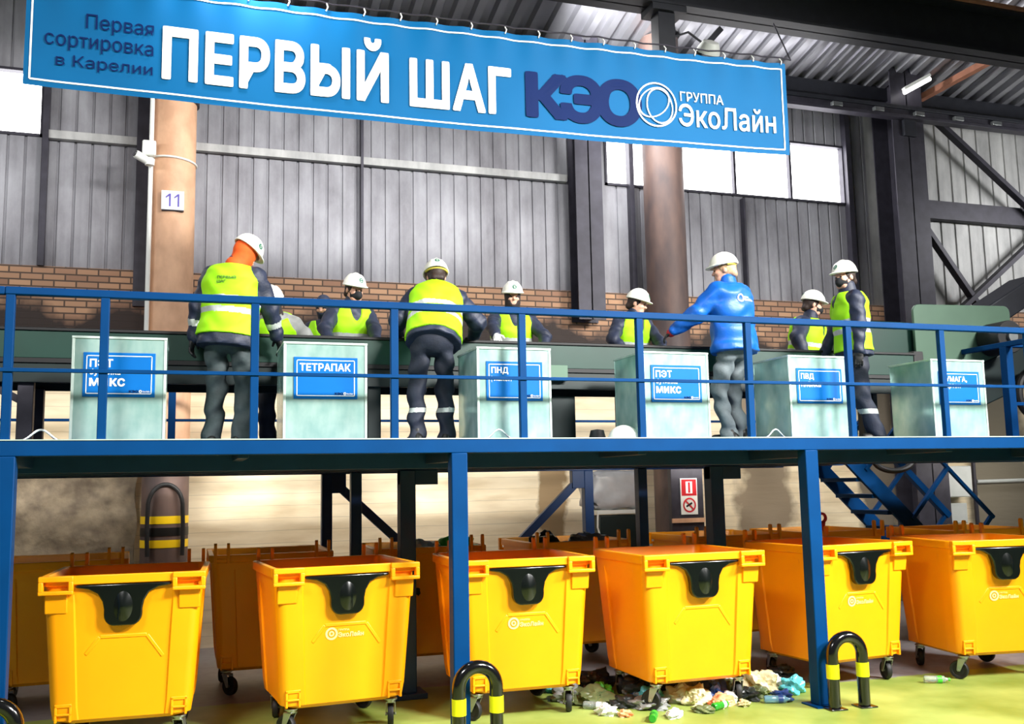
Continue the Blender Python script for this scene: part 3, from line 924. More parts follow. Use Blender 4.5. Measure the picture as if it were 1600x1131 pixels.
rp_ = thing('rear_platform', 'second blue platform behind the conveyor on braced legs', 'platform', (3.9, 3.3, 0))
MB().box((-3.2, 1.96, DZ - .03), (8.3, 4.05, DZ)).build('deck', M['blue_dark'], rp_, smooth=False)
for y in (2.72, 4.0):
    MB().box((-3.2, y - .05, DZ - .21), (8.3, y + .05, DZ - .03)).build('beam', M['blue_dark'], rp_, bevel=.005)
for x in (2.28, 5.56):
    MB().box((x - .055, 2.66, 0), (x + .055, 2.78, DZ - .21)).build('leg', M['blue_dark'], rp_, bevel=.008)
for x in (2.15, 5.43):
    MB().box((x - .06, 3.94, 0), (x + .06, 4.06, DZ - .21)).build('leg', M['blue_dark'], rp_, bevel=.008)
for x, s in ((2.15, 1), (5.43, -1)):
    MB().bar((x + s * .12, 4.0, 2.0), (x + s * 1.5, 4.0, .72), .07, .1).build('brace', M['blue_dark'], rp_, bevel=.005)
    a, b_ = sorted((x, x + s * .22))
    MB().box((a, 3.95, 1.9), (b_, 4.05, 2.12)).build('gusset', M['blue_dark'], rp_, bevel=.004)
MB().box((-3.2, 3.97, DZ + .4), (8.3, 4.0, DZ + .43)).build('middle_rail', M['blue'], rp_, bevel=.004)
MB().box((-3.2, 3.96, DZ + 1.0), (8.3, 4.02, DZ + 1.05)).build('top_rail', M['blue'], rp_, bevel=.006)
for x in (-1.6, .43, 2.5, 4.6, 6.7, 8.25):
    MB().box((x - .04, 3.95, DZ), (x + .04, 4.03, DZ + 1.0)).build('rail_post', M['blue'], rp_, bevel=.005)

# stairs at the right end of the rear platform
st = thing('steel_stairs', 'blue open-tread steel stairs running down to the right behind the bins', 'stairs', (9.7, 3.3, 0))
sl = -.95
for y in (2.9, 3.68):
    MB().bar((8.35, y, 2.42), (8.35 + 2.5, y, 2.42 + 2.5 * sl), .05, .2, up=(0, 0, 1)).build('stringer', M['blue'], st, bevel=.005)
for i in range(10):
    x = 8.55 + i * .225; z = 2.16 - i * .214
    MB().box((x - .11, 2.92, z - .03), (x + .13, 3.66, z + .02)).build('tread', M['blue'], st, bevel=.004)
for y, w in ((2.88, .045), (3.7, .09)):
    dn = Vector((.69, 0, .724)); a = Vector((8.4, y, 2.42)); L = Vector((1, 0, sl))
    off = dn * .9
    MB().bar(a + L * .35 + off, a + L * 1.75 + off, w, w, up=(0, 1, 0)).build('handrail', M['blue'], st, bevel=.005)
    for t_ in (.38, 1.05, 1.72):
        MB().bar(a + L * t_, a + L * t_ + off, .05, .05, up=(0, 1, 0)).build('handrail_post', M['blue'], st, bevel=.004)
cb = MB().tube([(8.75 + .3 * math.cos(t_), 2.3, 2.2 + .16 * math.sin(t_)) for t_ in np.linspace(math.pi, 2 * math.pi, 16)], .035, 10)
tag(cb.build('cable_loop', M['black_rubber']), 'black cable loop hanging under the deck near the stairs', 'cable')

# guard rail of the landing at the right end of the front platform
gr = thing('landing_rail', 'bright blue landing rail standing right of the paper box', 'railing', (9.6, 1.3, DZ))
MB().box((9.56, 1.26, DZ), (9.66, 1.36, 3.44)).build('post', M['blue'], gr, bevel=.006)
MB().bar((9.61, .6, 3.47), (9.61, 2.5, 3.47), .07, .06).build('side_rail', M['blue'], gr, bevel=.006)
MB().bar((9.58, 1.31, 3.47), (12.2, 1.31, 3.47), .07, .06).build('top_rail', M['blue'], gr, bevel=.006)
MB().bar((9.66, 1.31, 2.78), (12.2, 1.31, 2.78), .04, .04).build('middle_rail', M['blue'], gr, bevel=.004)

# ------------------------------------------------------------------ conveyor
CY0, CY1, CZ = 1.15, 1.95, 3.315
cv = thing('sorting_conveyor', 'long dark green sorting conveyor running along the work platform', 'conveyor', (3, 1.55, DZ))
MB().box((-3.2, CY0 + .03, CZ - .05), (8.15, CY1 - .03, CZ - .03)).build('belt', M['belt'], cv)
for y in (CY0, CY1 - .03):
    MB().box((-3.2, y, CZ - .25), (8.15, y + .03, CZ - .02)).build('side_panel', M['conv_green'], cv, bevel=.004)
    MB().box((-3.2, y - .015, CZ - .025), (8.17, y + .045, CZ)).build('top_lip', M['black_rubber'], cv, bevel=.004)
    MB().box((-3.2, y + .01 if y < 1.5 else y - .03, CZ - .45), (8.1, y + .05 if y < 1.5 else y + .01, CZ - .25)).build('lower_channel', M['conv_dark'], cv, bevel=.004)
    MB().box((-3.2, y - .005, CZ - .29), (8.1, y + .035, CZ - .25)).build('edge_rib', M['black_rubber'], cv, bevel=.003)
MB().box((8.15, CY0 - .01, CZ - .28), (8.28, CY1, CZ + .02)).build('end_plate', M['black_rubber'], cv, bevel=.01)
MB().cyl((8.1, CY0 + .04, CZ - .13), (8.1, CY1 - .04, CZ - .13), .09, 20).build('end_roller', M['dark_steel'], cv)
for x in (-.66, 2.2, 4.95, 7.55):
    for y in (CY0 + .1, CY1 - .1):
        MB().box((x - .06, y - .05, DZ), (x + .06, y + .05, CZ - .44)).build('leg', M['conv_dark'] if x > 0 else M['dark_steel'], cv, bevel=.005)
MB().bar((-.66, 1.25, 2.7), (-1.2, 1.25, 3.0), .06, .06).build('leg_brace', M['dark_steel'], cv)
MB().box((3.72, 1.1, 2.94), (4.05, 1.145, 3.09)).build('cover_panel', M['conv_pale'], cv, bevel=.004)
MB().box((3.7, 1.3, DZ + .04), (4.2, 1.8, CZ - .5)).build('hopper', M['conv_dark'], cv, bevel=.01)
MB().box((6.98, 1.08, 2.82), (7.5, 1.2, 3.12)).build('control_box', M['conv_dark'], cv, bevel=.02)
MB().box((7.28, 1.07, 2.93), (7.43, 1.079, 3.05)).build('sticker', M['white_print'], cv)
MB().box((7.36, 1.064, 2.95), (7.40, 1.069, 3.0)).build('sticker_mark', M['navy_print'], cv)
MB().box((7.62, 1.2, DZ), (7.68, 1.3, 2.88)).build('leg', M['dark_steel'], cv, bevel=.005)

# feed machine at the far right end
fm = thing('feed_machine', 'grey-green feed machine behind the end of the conveyor', 'machine', (9.2, 2.3, DZ))
MB().box((8.3, 2.05, 3.28), (9.0, 2.5, 3.83)).build('housing', M['conv_green'], fm, bevel=.02)
r_ = .09; P_ = []
for cx, cz, a0 in ((10.38 - r_, 4.07 - r_, 0), (8.9 + r_, 4.04 - r_, math.pi / 2)):
    P_ += [(cx + r_ * math.cos(a0 + t_), cz + r_ * math.sin(a0 + t_)) for t_ in np.linspace(0, math.pi / 2, 7)]
P_ += [(8.9, 3.1), (10.38, 3.1)]
MB().prism(P_, 1.96, 2.0).build('guard_plate', M['conv_pale'], fm, bevel=.006)
MB().bar((9.0, 2.2, 2.75), (12.6, 2.2, 4.1), .5, .5).build('incline_frame', M['conv_dark'], fm, bevel=.02)
MB().bar((10.3, 2.6, 3.9), (11.4, 2.6, 4.5), .5, .3).build('incline_hood', M['girder'], fm, bevel=.02)
MB().cyl((10.0, 1.6, 3.62), (10.0, 1.94, 3.62), .2, 28).build('drum', M['black_rubber'], fm, bevel=.01)
MB().cyl((10.0, 1.56, 3.62), (10.0, 1.6, 3.62), .07, 20).build('hub', M['steel'], fm)
ring = [(10.55 + .3 * math.cos(t_), 1.8, 2.95 + .3 * math.sin(t_)) for t_ in np.linspace(0, 2 * math.pi, 40, endpoint=False)]
MB().tube(ring, .05, 10, closed=True).build('flywheel', M['black_rubber'], fm)
for x, zt in ((9.3, 2.6), (11.5, 3.4)):
    MB().box((x - .05, 2.05, 0.0 if x > 11 else DZ), (x + .05, 2.35, zt)).build('leg', M['conv_dark'], fm)

# ------------------------------------------------------------------ galvanised sorting boxes
CH = [(-.215, ['ПЭТ', 'бутылка', 'микс'], 'PET bottle mix', 'leftmost galvanised box, blue sign in three lines of white print'),
      (1.305, ['ТЕТРАПАК'], '', 'galvanised box whose blue sign carries one line of print, ТЕТРАПАК'),
      (2.88, ['ПНД', 'флакон'], '', 'galvanised box with blue sign ПНД флакон, beside the worker bending over'),
      (4.40, ['ПЭТ', 'бутылка', 'микс'], '', 'galvanised box with three-line blue sign, left of the worker in royal blue jacket'),
      (5.90, ['ПВД', 'плёнка'], '', 'galvanised box with blue sign ПВД плёнка, right of the worker in royal blue jacket'),
      (7.53, ['БУМАГА,', 'картон'], '', 'rightmost galvanised box, blue sign БУМАГА картон')]
BW, BD, BH = .65, .60, .78


def chute(x, lines, label):
    r = thing('sorting_box', label, 'sorting box', (x + BW / 2, .2, DZ), 'galvanised sorting boxes on the platform', absolute=False)
    w = BW / 2; t = .012
    m = MB()
    m.box((-w, 0, .002), (w, t, BH)).box((-w, BD - t, .002), (w, BD, BH)).box((-w, t, .002), (-w + t, BD - t, BH)).box((w - t, t, .002), (w, BD - t, BH))
    m.box((-w, 0, .0), (w, BD, .01))
    m.build('body', M['galv'], r, bevel=.003)
    e = MB(); h = .018
    e.box((-w - .006, -.008, BH - .012), (w + .006, h, BH + .006)).box((-w - .006, BD - h, BH - .012), (w + .006, BD + .006, BH + .006)).box((-w - .006, h, BH - .012), (-w + h, BD - h, BH + .006)).box((w - h, h, BH - .012), (w + .006, BD - h, BH + .006))
    for sx in (-1, 1):
        e.box((sx * w - .016 if sx > 0 else -w - .004, -.005, .0), (w + .004 if sx > 0 else -w + .016, .003, BH - .012))
    e.build('edge_trim', M['galv_bright'], r, bevel=.002)
    sx0, sx1, sz0, sz1 = -w + .075, w - .075, .335, .665
    s = MB().box((sx0, -.008, sz0), (sx1, -.001, sz1)).build('sign', M['sign_blue'], r, bevel=.002)
    bl = MB(); i = .022; lw = .006; yy = -.0100
    bl.box((sx0 + i, yy, sz0 + i), (sx1 - i, yy + .001, sz0 + i + lw)).box((sx0 + i, yy, sz1 - i - lw), (sx1 - i, yy + .001, sz1 - i)).box((sx0 + i, yy, sz0 + i), (sx0 + i + lw, yy + .001, sz1 - i)).box((sx1 - i - lw, yy, sz0 + i), (sx1 - i, yy + .001, sz1 - i))
    bl.build('sign_border', M['white_print'], s, smooth=False)
    z = sz1 - .048
    tm = MB()
    for k, L in enumerate(lines):
        hgt = .062 if (k == 0 or L == 'микс') else .052
        v, f, asp = text2d(L, .03)
        wd = min(asp * hgt, sx1 - sx0 - .1)
        text_on(tm, L, sx0 + .045, sx0 + .045 + wd, z - hgt, z, lambda a, b: (a, -.0105, b), .03)
        z -= hgt + .014
    tm.build('lettering', M['white_print'], s, smooth=False, fix=False)
    tn = MB(); text_on(tn, 'КЭО', sx1 - .18, sx1 - .115, sz0 + .033, sz0 + .052, lambda a, b: (a, -.0105, b), .05)
    tn.build('small_print', M['navy_print'], s, smooth=False, fix=False)
    tn = MB(); logo_ring(tn, sx1 - .1, sz0 + .042, .01, lambda a, b: (a, -.0105, b), .003); text_on(tn, 'ЭкоЛайн', sx1 - .085, sx1 - .035, sz0 + .035, sz0 + .048, lambda a, b: (a, -.0105, b), .02)
    tn.build('emblem', M['white_print'], s, smooth=False, fix=False)
    return r


for x, ls, _, lab in CH:
    chute(x, ls, lab)

# bent wire handles on the deck edge
for x, lab in ((-.39, 'bent wire hoop on the deck edge left of the first galvanised box'), (3.03, 'bent wire hoop on the deck edge before the box ПНД флакон'), (5.66, 'bent wire hoop on the deck edge before the box ПВД плёнка')):
    pts = []
    for k in range(25):
        u = -1 + k / 12.0
        pts.append((x + u * .13, .1 + .02 * u, DZ + .012 + .075 * (0.5 + 0.5 * math.cos(math.pi * max(-1, min(1, u * 1.05))))))
    o = MB().tube(pts, .008, 8).build('wire_hoop', M['steel']); tag(o, lab, 'wire hoop', 'wire hoops on the deck edge')

# ------------------------------------------------------------------ yellow wheeled bins
def bin_outline(hw, hd, rc, rec):
    """closed outline, front at -y: rounded corners, recessed panel strips on every side"""
    P = []
    def side(p, q, nrm, fr):
        # p->q straight run with a shallow recess between fractions
        p = Vector(p); q = Vector(q); n_ = Vector(nrm)
        for t, d in ((0, 0), (fr, 0), (fr + .012, rec), (1 - fr - .012, rec), (1 - fr, 0), (1, 0)):
            w = p.lerp(q, t) - n_ * d
            P.append((w.x, w.y))
    def corner(cx, cy, a0):
        for k in range(1, 5):
            a = a0 + k * (math.pi / 2) / 5
            P.append((cx + rc * math.cos(a), cy + rc * math.sin(a)))
    side((-hw + rc, -hd, 0), (hw - rc, -hd, 0), (0, -1, 0), .13)
    corner(hw - rc, -hd + rc, -math.pi / 2)
    side((hw, -hd + rc, 0), (hw, hd - rc, 0), (1, 0, 0), .16)
    corner(hw - rc, hd - rc, 0)
    side((hw - rc, hd, 0), (-hw + rc, hd, 0), (0, 1, 0), .13)
    corner(-hw + rc, hd - rc, math.pi / 2)
    side((-hw, hd - rc, 0), (-hw, -hd + rc, 0), (-1, 0, 0), .16)
    corner(-hw + rc, -hd + rc, math.pi)
    return P


def loft(mb, rings):
    n = len(rings[0][0]); vs = []
    for P, z in rings:
        vs += [(x, y, z) for x, y in P]
    fs = []
    for i in range(len(rings) - 1):
        for k in range(n):
            l = (k + 1) % n
            fs.append((i * n + k, i * n + l, (i + 1) * n + l, (i + 1) * n + k))
    mb.add(vs, fs)


RIM = 1.34


def front_y(z):   # y of the front face at height z
    return -(.455 + (.525 - .455) * (z - .26) / (1.24 - .26))


def make_bin():
    r = thing('wheeled_bin', '', 'bin', group=None, absolute=False)
    m = MB()
    rings = []
    # outside, bottom to rim lip, then down the inside
    rings.append((bin_outline(.43, .385, .1, 0), .225))
    rings.append((bin_outline(.50, .445, .075, .004), .26))
    rings.append((bin_outline(.515, .462, .075, .014), .36))
    rings.append((bin_outline(.55, .50, .08, .016), .88))
    rings.append((bin_outline(.566, .516, .08, .014), 1.12))
    rings.append((bin_outline(.572, .524, .08, .0), 1.2))
    rings.append((bin_outline(.575, .527, .08, 0), 1.262))
    rings.append((bin_outline(.596, .545, .085, 0), 1.268))
    rings.append((bin_outline(.60, .55, .09, 0), 1.275))
    rings.append((bin_outline(.60, .55, .09, 0), 1.333))
    rings.append((bin_outline(.594, .544, .085, 0), RIM))
    rings.append((bin_outline(.555, .505, .07, 0), RIM))
    rings.append((bin_outline(.545, .495, .07, 0), 1.32))
    rings.append((bin_outline(.48, .43, .07, 0), .29))
    loft(m, rings)
    n = len(rings[0][0])
    m.add([(x, y, .225) for x, y in rings[0][0]], [tuple(range(n))[::-1]])
    m.add([(x, y, .29) for x, y in rings[-1][0]], [tuple(range(n))])
    m.build('body', M['yellow'], r, bevel=0, angle=30)
    # comb handles at both front corners and corner gussets beneath
    for s in (-1, 1):
        h = MB(); a, b = sorted((s * .60, s * .355)); y0, y1 = -.592, -.535
        h.box((a, y0, 1.30), (b, y1, RIM + .004)).box((a, y0, 1.205), (b, y1, 1.235)).box((a, y0, 1.23), (a + .035, y1, 1.305)).box((b - .035, y0, 1.23), (b, y1, 1.305))
        h.build('handle', M['yellow'], r, bevel=.007)
        g = MB(); a, b = sorted((s * .56, s * .40))
        g.prism([(-.548, 1.205), (-.50, 1.205), (-.50, 1.06), (-.522, 1.06)], a, b, axis='x'); g.build('gusset', M['yellow'], r, bevel=.008)
    MB().box((-.36, -.566, 1.275), (.36, -.54, RIM + .003)).build('rim_bar', M['yellow'], r, bevel=.006)
    # black lock plate
    P = [(-.345, 1.27), (-.345, 1.25), (-.25, 1.235), (-.185, 1.20), (-.150, 1.14), (-.138, 1.08)]
    P += [(-.06 - .078 * math.cos(t), 1.04 - .085 * math.sin(t)) for t in np.linspace(0.0, math.pi / 2, 7)]
    P = P + [(-x, z) for x, z in P[::-1]]
    MB().prism(P[::-1], -.562, -.50).build('lock_plate', M['black_plastic'], r, bevel=.012)
    dm = MB(); vs = []; fs = []
    for i in range(9):
        for k in range(20):
            a = 2 * math.pi * k / 20; q = i / 8
            vs.append((.075 * q * math.cos(a), -.588 + .030 * q ** 1.5, 1.10 + .125 * q * math.sin(a)))
    for i in range(8):
        for k in range(20):
            fs.append((i * 20 + k, i * 20 + (k + 1) % 20, (i + 1) * 20 + (k + 1) % 20, (i + 1) * 20 + k))
    dm.add(vs, fs).build('lock_cover', M['black_plastic'], r, angle=80)
    # chevron below the lock, added in the shape of its cast shadow
    ch = MB()
    pts = [(-.27, .74), (-.17, .87), (.17, .87), (.29, .70)]
    for a, b in zip(pts, pts[1:]):
        ch.bar((a[0], front_y(a[1]) + .021, a[1]), (b[0], front_y(b[1]) + .021, b[1]), .02, .03, up=(0, 0, 1))
    ch.build('lock_shadow_rib', M['yellow'], r, bevel=.006)
    # hinge lugs at the back
    for x in (-.48, .48):
        l = MB()
        for dx in (-.06, .06):
            prof = [(.525, 1.26), (.572, 1.26), (.572, 1.43)] + [(.5485 + .0235 * math.cos(t), 1.43 + .0235 * math.sin(t)) for t in np.linspace(0, math.pi, 8)][1:] + [(.525, 1.26)][:0]
            l.prism(prof, x + dx - .014, x + dx + .014, axis='x')
        l.cyl((x - .06, .5485, 1.30), (x + .06, .5485, 1.30), .008, 8)
        l.build('hinge_lug', M['yellow'], r, bevel=.002)
    # caster pockets
    for sx in (-1, 1):
        for sy in (-1, 1):
            pk = MB(); a, b = sorted((sx * .355, sx * .475)); yo = sy * .47
            y0, y1 = sorted((yo, yo - sy * .05))
            pk.box((a, y0, .25), (a + .018, y1, .38)).box((b - .018, y0, .25), (b, y1, .38)).box((a, y0, .36), (b, y1, .385)).box((a, y0, .30), (b, y1, .315))
            pk.build('caster_pocket', M['yellow'], r, bevel=.004)
    # casters
    for sx in (-1, 1):
        for sy in (-1, 1):
            cx, cy = sx * .41, sy * .36; tw = .5 * sx * sy + .2
            R = Matrix.Rotation(tw, 3, 'Z')
            def W(p): return Vector((cx, cy, 0)) + R @ Vector(p)
            f = MB()
            f.lathe([(.055, .215), (.055, .228)], (cx, cy, 0), 20)
            f.lathe([(.035, .195), (.04, .215)], (cx, cy, 0), 20)
            for s in (-1, 1):
                f.add([W(p) for p in [(s * .034, -.03, .20), (s * .034, .045, .20), (s * .034, .065, .09), (s * .034, .035, .075), (s * .040, -.03, .20), (s * .040, .045, .20), (s * .040, .065, .09), (s * .040, .035, .075)]],
                      [(0, 1, 2, 3), (7, 6, 5, 4), (0, 4, 5, 1), (1, 5, 6, 2), (2, 6, 7, 3), (3, 7, 4, 0)])
            a = [W(p) for p in [(-.04, -.03, .19), (.04, -.03, .19), (.04, .045, .19), (-.04, .045, .19), (-.04, -.03, .2), (.04, -.03, .2), (.04, .045, .2), (-.04, .045, .2)]]
            f.add(a, [(0, 3, 2, 1), (4, 5, 6, 7), (0, 1, 5, 4), (1, 2, 6, 5), (2, 3, 7, 6), (3, 0, 4, 7)])
            f.cyl(W((-.045, .05, .088)), W((.045, .05, .088)), .012, 10)
            fo = f.build('caster', M['steel'], r, bevel=.002)
            Rw = R @ Matrix.Rotation(math.pi / 2, 3, 'Y')
            wl = MB().lathe([(.0, -.016), (.055, -.016), (.062, -.022), (.082, -.024), (.087, -.016), (.088, 0), (.087, .016), (.082, .024), (.062, .022), (.055, .016), (.0, .016)], W((0, .05, .088)), 28, Rw)
            wl.build('wheel', M['black_rubber'], fo, angle=30)
    return r


proto = make_bin()
BINS_F = [(.16, .62, -3.0, False, 'front yellow bin at far left under the first galvanised box'),
          (1.86, .50, 5.0, True, 'front yellow bin under the box ТЕТРАПАК, left of the middle blue leg'),
          (3.37, .40, -1.0, True, 'front yellow bin standing directly behind the middle blue leg and its hoop guard'),
          (4.92, .16, 1.0, False, 'front yellow bin amid the spilled rubbish, left of the right blue leg'),
          (6.78, .40, 6.0, True, 'front yellow bin standing behind the right blue leg and its hoop guard'),
          (8.22, .12, -8.0, True, 'front yellow bin at far right, cut off by the photo edge')]
BINS_R = [(-.52, 2.42, 183, 'rear orange-yellow bin behind the leftmost front bin'),
          (1.42, 2.40, 180, 'rear bin in shade, its dark side showing left of the second front bin'),
          (3.03, 2.42, 179, 'rear bin in shade behind the middle blue leg, rubbish lying on its rim'),
          (4.70, 2.42, 181, 'rear bin in shade behind the front bin amid the spilled rubbish'),
          (6.62, 2.40, 180, 'rear bin in shade, lugs standing up left of the right blue leg'),
          (8.10, 2.45, 181, 'rear bin in shade below the stairs, red hook standing on its rim'),
          (9.62, 1.72, 180, 'rear bin in shade behind the far right front bin')]


def bin_logo(b):
    t = MB(); zc = .80
    fn = lambda x, z: (x, front_y(z) - .002 + .016, z)
    fn = lambda x, z: (x, front_y(z) + .0105, z)
    v, f = ring2d(-.115, zc, .042, .016); t.add([fn(*p) for p in v], f)
    v, f = ring2d(-.115, zc, .016, .012); t.add([fn(*p) for p in v], f)
    text_on(t, 'ГРУППА', -.06, .03, zc + .018, zc + .034, fn, .02)
    text_on(t, 'ЭкоЛайн', -.06, .15, zc - .032, zc + .008, fn, .03)
    t.build('emblem', M['logo_pale'], b, smooth=False, fix=False)


M['logo_pale'] = mat('pale_yellow_print', rgb(255, 238, 150), .5, var=.02)
allb = []
for k, (x, y, a, lg, lab) in enumerate(BINS_F):
    b = proto if k == 0 else copy_tree(proto)
    allb.append((b, x, y, a, lab, 'front row of yellow bins', lg))
for x, y, a, lab in BINS_R:
    allb.append((copy_tree(proto), x, y, a, lab, 'rear row of bins', False))
for b, x, y, a, lab, g, lg in allb:
    A = math.radians(a)
    if abs(a) > 90:   # back turned to the viewer: hinge side faces the front
        b.location = (x, y + .55, 0)
    else:
        b.location = (x - .575 * math.sin(A), y + .575 * math.cos(A), 0)
    b.rotation_euler = (0, 0, A)
    b['label'] = lab; b['group'] = g
    if lg: bin_logo(b)

# red hook standing on the rear rim
rh = MB(); v, f = ring2d(0, 1.50, .05, .03, 24)
o = MB()
n = len(v)
o.add([(7.79 + p[0], 2.44, p[1]) for p in v] + [(7.79 + p[0], 2.47, p[1]) for p in v], [])
o.f += [q for q in f] + [tuple(i + n for i in q[::-1]) for q in f]
o.f += [(2 * i, 2 * ((i + 1) % 24), 2 * ((i + 1) % 24) + n, 2 * i + n) for i in range(24)] + [(2 * i + 1, 2 * ((i + 1) % 24) + 1, 2 * ((i + 1) % 24) + 1 + n, 2 * i + 1 + n) for i in range(24)]
o.mi = [0] * len(o.f)
o.prism([(7.75, 1.46), (7.83, 1.46), (7.815, 1.36), (7.80, 1.335), (7.785, 1.36)], 2.44, 2.47)
tag(o.build('lifting_hook', M['sign_red'], bevel=.004), 'red hook with an eye standing on a rear bin rim below the stairs', 'hook')

# ------------------------------------------------------------------ hoop guards
def hoop(x, y, lab, rot=0.0):
    r = thing('hoop_guard', lab, 'bollard', (x, y, 0), 'black and yellow hoop guards', absolute=False)
    R_, rt, zt = .148, .052, .45
    pts = [(-R_, 0, 0), (-R_, 0, .15), (-R_, 0, .3), (-R_, 0, zt)] + [(-R_ * math.cos(t), 0, zt + R_ * math.sin(t)) for t in np.linspace(0, math.pi, 17)][1:-1] + [(R_, 0, zt), (R_, 0, .3), (R_, 0, .15), (R_, 0, 0)]
    MB().tube(pts, rt, 18).build('tube', M['black_gloss'], r, angle=50)
    for s in (-1, 1):
        MB().tube([(s * R_, 0, .255), (s * R_, 0, .375)], rt + .003, 20).build('yellow_band', M['paint_yellow'], r)
        MB().box((s * R_ - .08, -.08, 0), (s * R_ + .08, .08, .012)).build('base_plate', M['black_gloss'], r, bevel=.003)
    r.rotation_euler = (0, 0, rot)
    return r


hoop(6.08, -.17, 'black hoop guard with yellow bands in front of the right blue leg', -.05)
hoop(2.73, -.20, 'black hoop guard with yellow bands in front of the middle blue leg', 0)
hoop(-.58, -.20, 'black hoop guard before the left blue leg, only its top in view', 0)

# ------------------------------------------------------------------ rubbish on the floor and on the bins
def crumple(name, loc, size, m, seed, lab, cat, group):
    bm = bmesh.new(); bmesh.ops.create_icosphere(bm, subdivisions=4, radius=1)
    r0 = random.Random(seed); ph = [r0.uniform(0, 6.28) for _ in range(8)]
    zs = []
    for v in bm.verts:
        p = v.co
        d = 1 + .22 * math.sin(p.x * 4 + ph[0]) * math.sin(p.y * 5 + ph[1]) + .16 * math.sin(p.z * 7 + p.x * 6 + ph[2]) + .10 * abs(math.sin(p.x * 13 + p.y * 11 + ph[3])) - .1 * abs(math.sin(p.z * 15 - p.y * 12 + ph[4]))
        d += .06 * math.sin(p.x * 27 + ph[5]) * math.sin(p.y * 25 + p.z * 22 + ph[6])
        v.co = Vector((p.x * d * size[0], p.y * d * size[1], max(p.z * d, -.55) * size[2]))
    lo = min(v.co.z for v in bm.verts)
    bm.verts.index_update()
    mb = MB().add([(v.co.x, v.co.y, v.co.z - lo) for v in bm.verts], [[v.index for v in f.verts] for f in bm.faces]); bm.free()
    o = mb.build(name, m, angle=35, fix=False)
    o.location = loc; o.rotation_euler = (0, 0, r0.uniform(0, 6.28))
    return tag(o, lab, cat, group)


def clear_mat(name, col, rough=.12, tr=.75):
    m = mat(name, col, rough, var=.03)
    m.node_tree.nodes['Principled BSDF'].inputs['Transmission Weight'].default_value = tr
    return m


M['bottle_clear'] = clear_mat('clear_bottle_plastic', rgb(235, 245, 240))
M['bottle_green'] = clear_mat('green_bottle_plastic', rgb(60, 190, 60), .15, .5)
M['bottle_blue'] = clear_mat('pale_blue_bottle_plastic', rgb(150, 205, 235), .15, .6)
M['trash_white'] = mat('white_crumpled_film', rgb(226, 228, 224), .35, var=.1)
M['trash_grey'] = mat('grey_crumpled_film', rgb(140, 142, 140), .35, var=.2)
M['trash_dark'] = mat('dark_crumpled_bag', rgb(40, 44, 42), .35, var=.2)
M['trash_olive'] = mat('olive_crumpled_bag', rgb(98, 110, 70), .45, var=.25)
M['trash_orange'] = mat('orange_wrapper', rgb(236, 110, 60), .4, var=.2, col2=rgb(240, 200, 150))
M['trash_green'] = mat('green_wrapper', rgb(80, 205, 60), .35, var=.2)
M['trash_cyan'] = mat('cyan_film', rgb(90, 190, 200), .3, var=.2)
M['trash_cream'] = mat('cream_paper', rgb(236, 226, 190), .6, var=.12, scale=14, col2=rgb(170, 160, 100))
M['trash_blue'] = mat('blue_film', rgb(40, 70, 130), .35, var=.2)


def bottle(x, y, rot, m, capm, lab, L=.24, r=.034, z=None, group='bottles on the floor'):
    b = thing('plastic_bottle', lab, 'bottle', (x, y, (z or 0) + r), group, absolute=False)
    prof = [(.0, -L / 2), (r * .8, -L / 2), (r, -L / 2 + .012), (r, -.03), (r * .9, -.02), (r, -.01), (r, .045), (r * .93, .055), (r, .065), (r * .7, L / 2 - .055), (.013, L / 2 - .025), (.013, L / 2 - .012)]
    R = Matrix.Rotation(math.pi / 2, 3, 'X')
    MB().lathe(prof, (0, 0, 0), 20, R).build('shell', m, b, angle=50)
    MB().lathe([(.0155, L / 2 - .016), (.016, L / 2), (.0, L / 2)], (0, 0, 0), 16, R).build('cap', capm, b)
    MB().lathe([(r + .0008, .0), (r + .0008, .043)], (0, 0, 0), 20, R).build('wrap', capm, b)
    b.rotation_euler = (0, 0, rot)
    return b


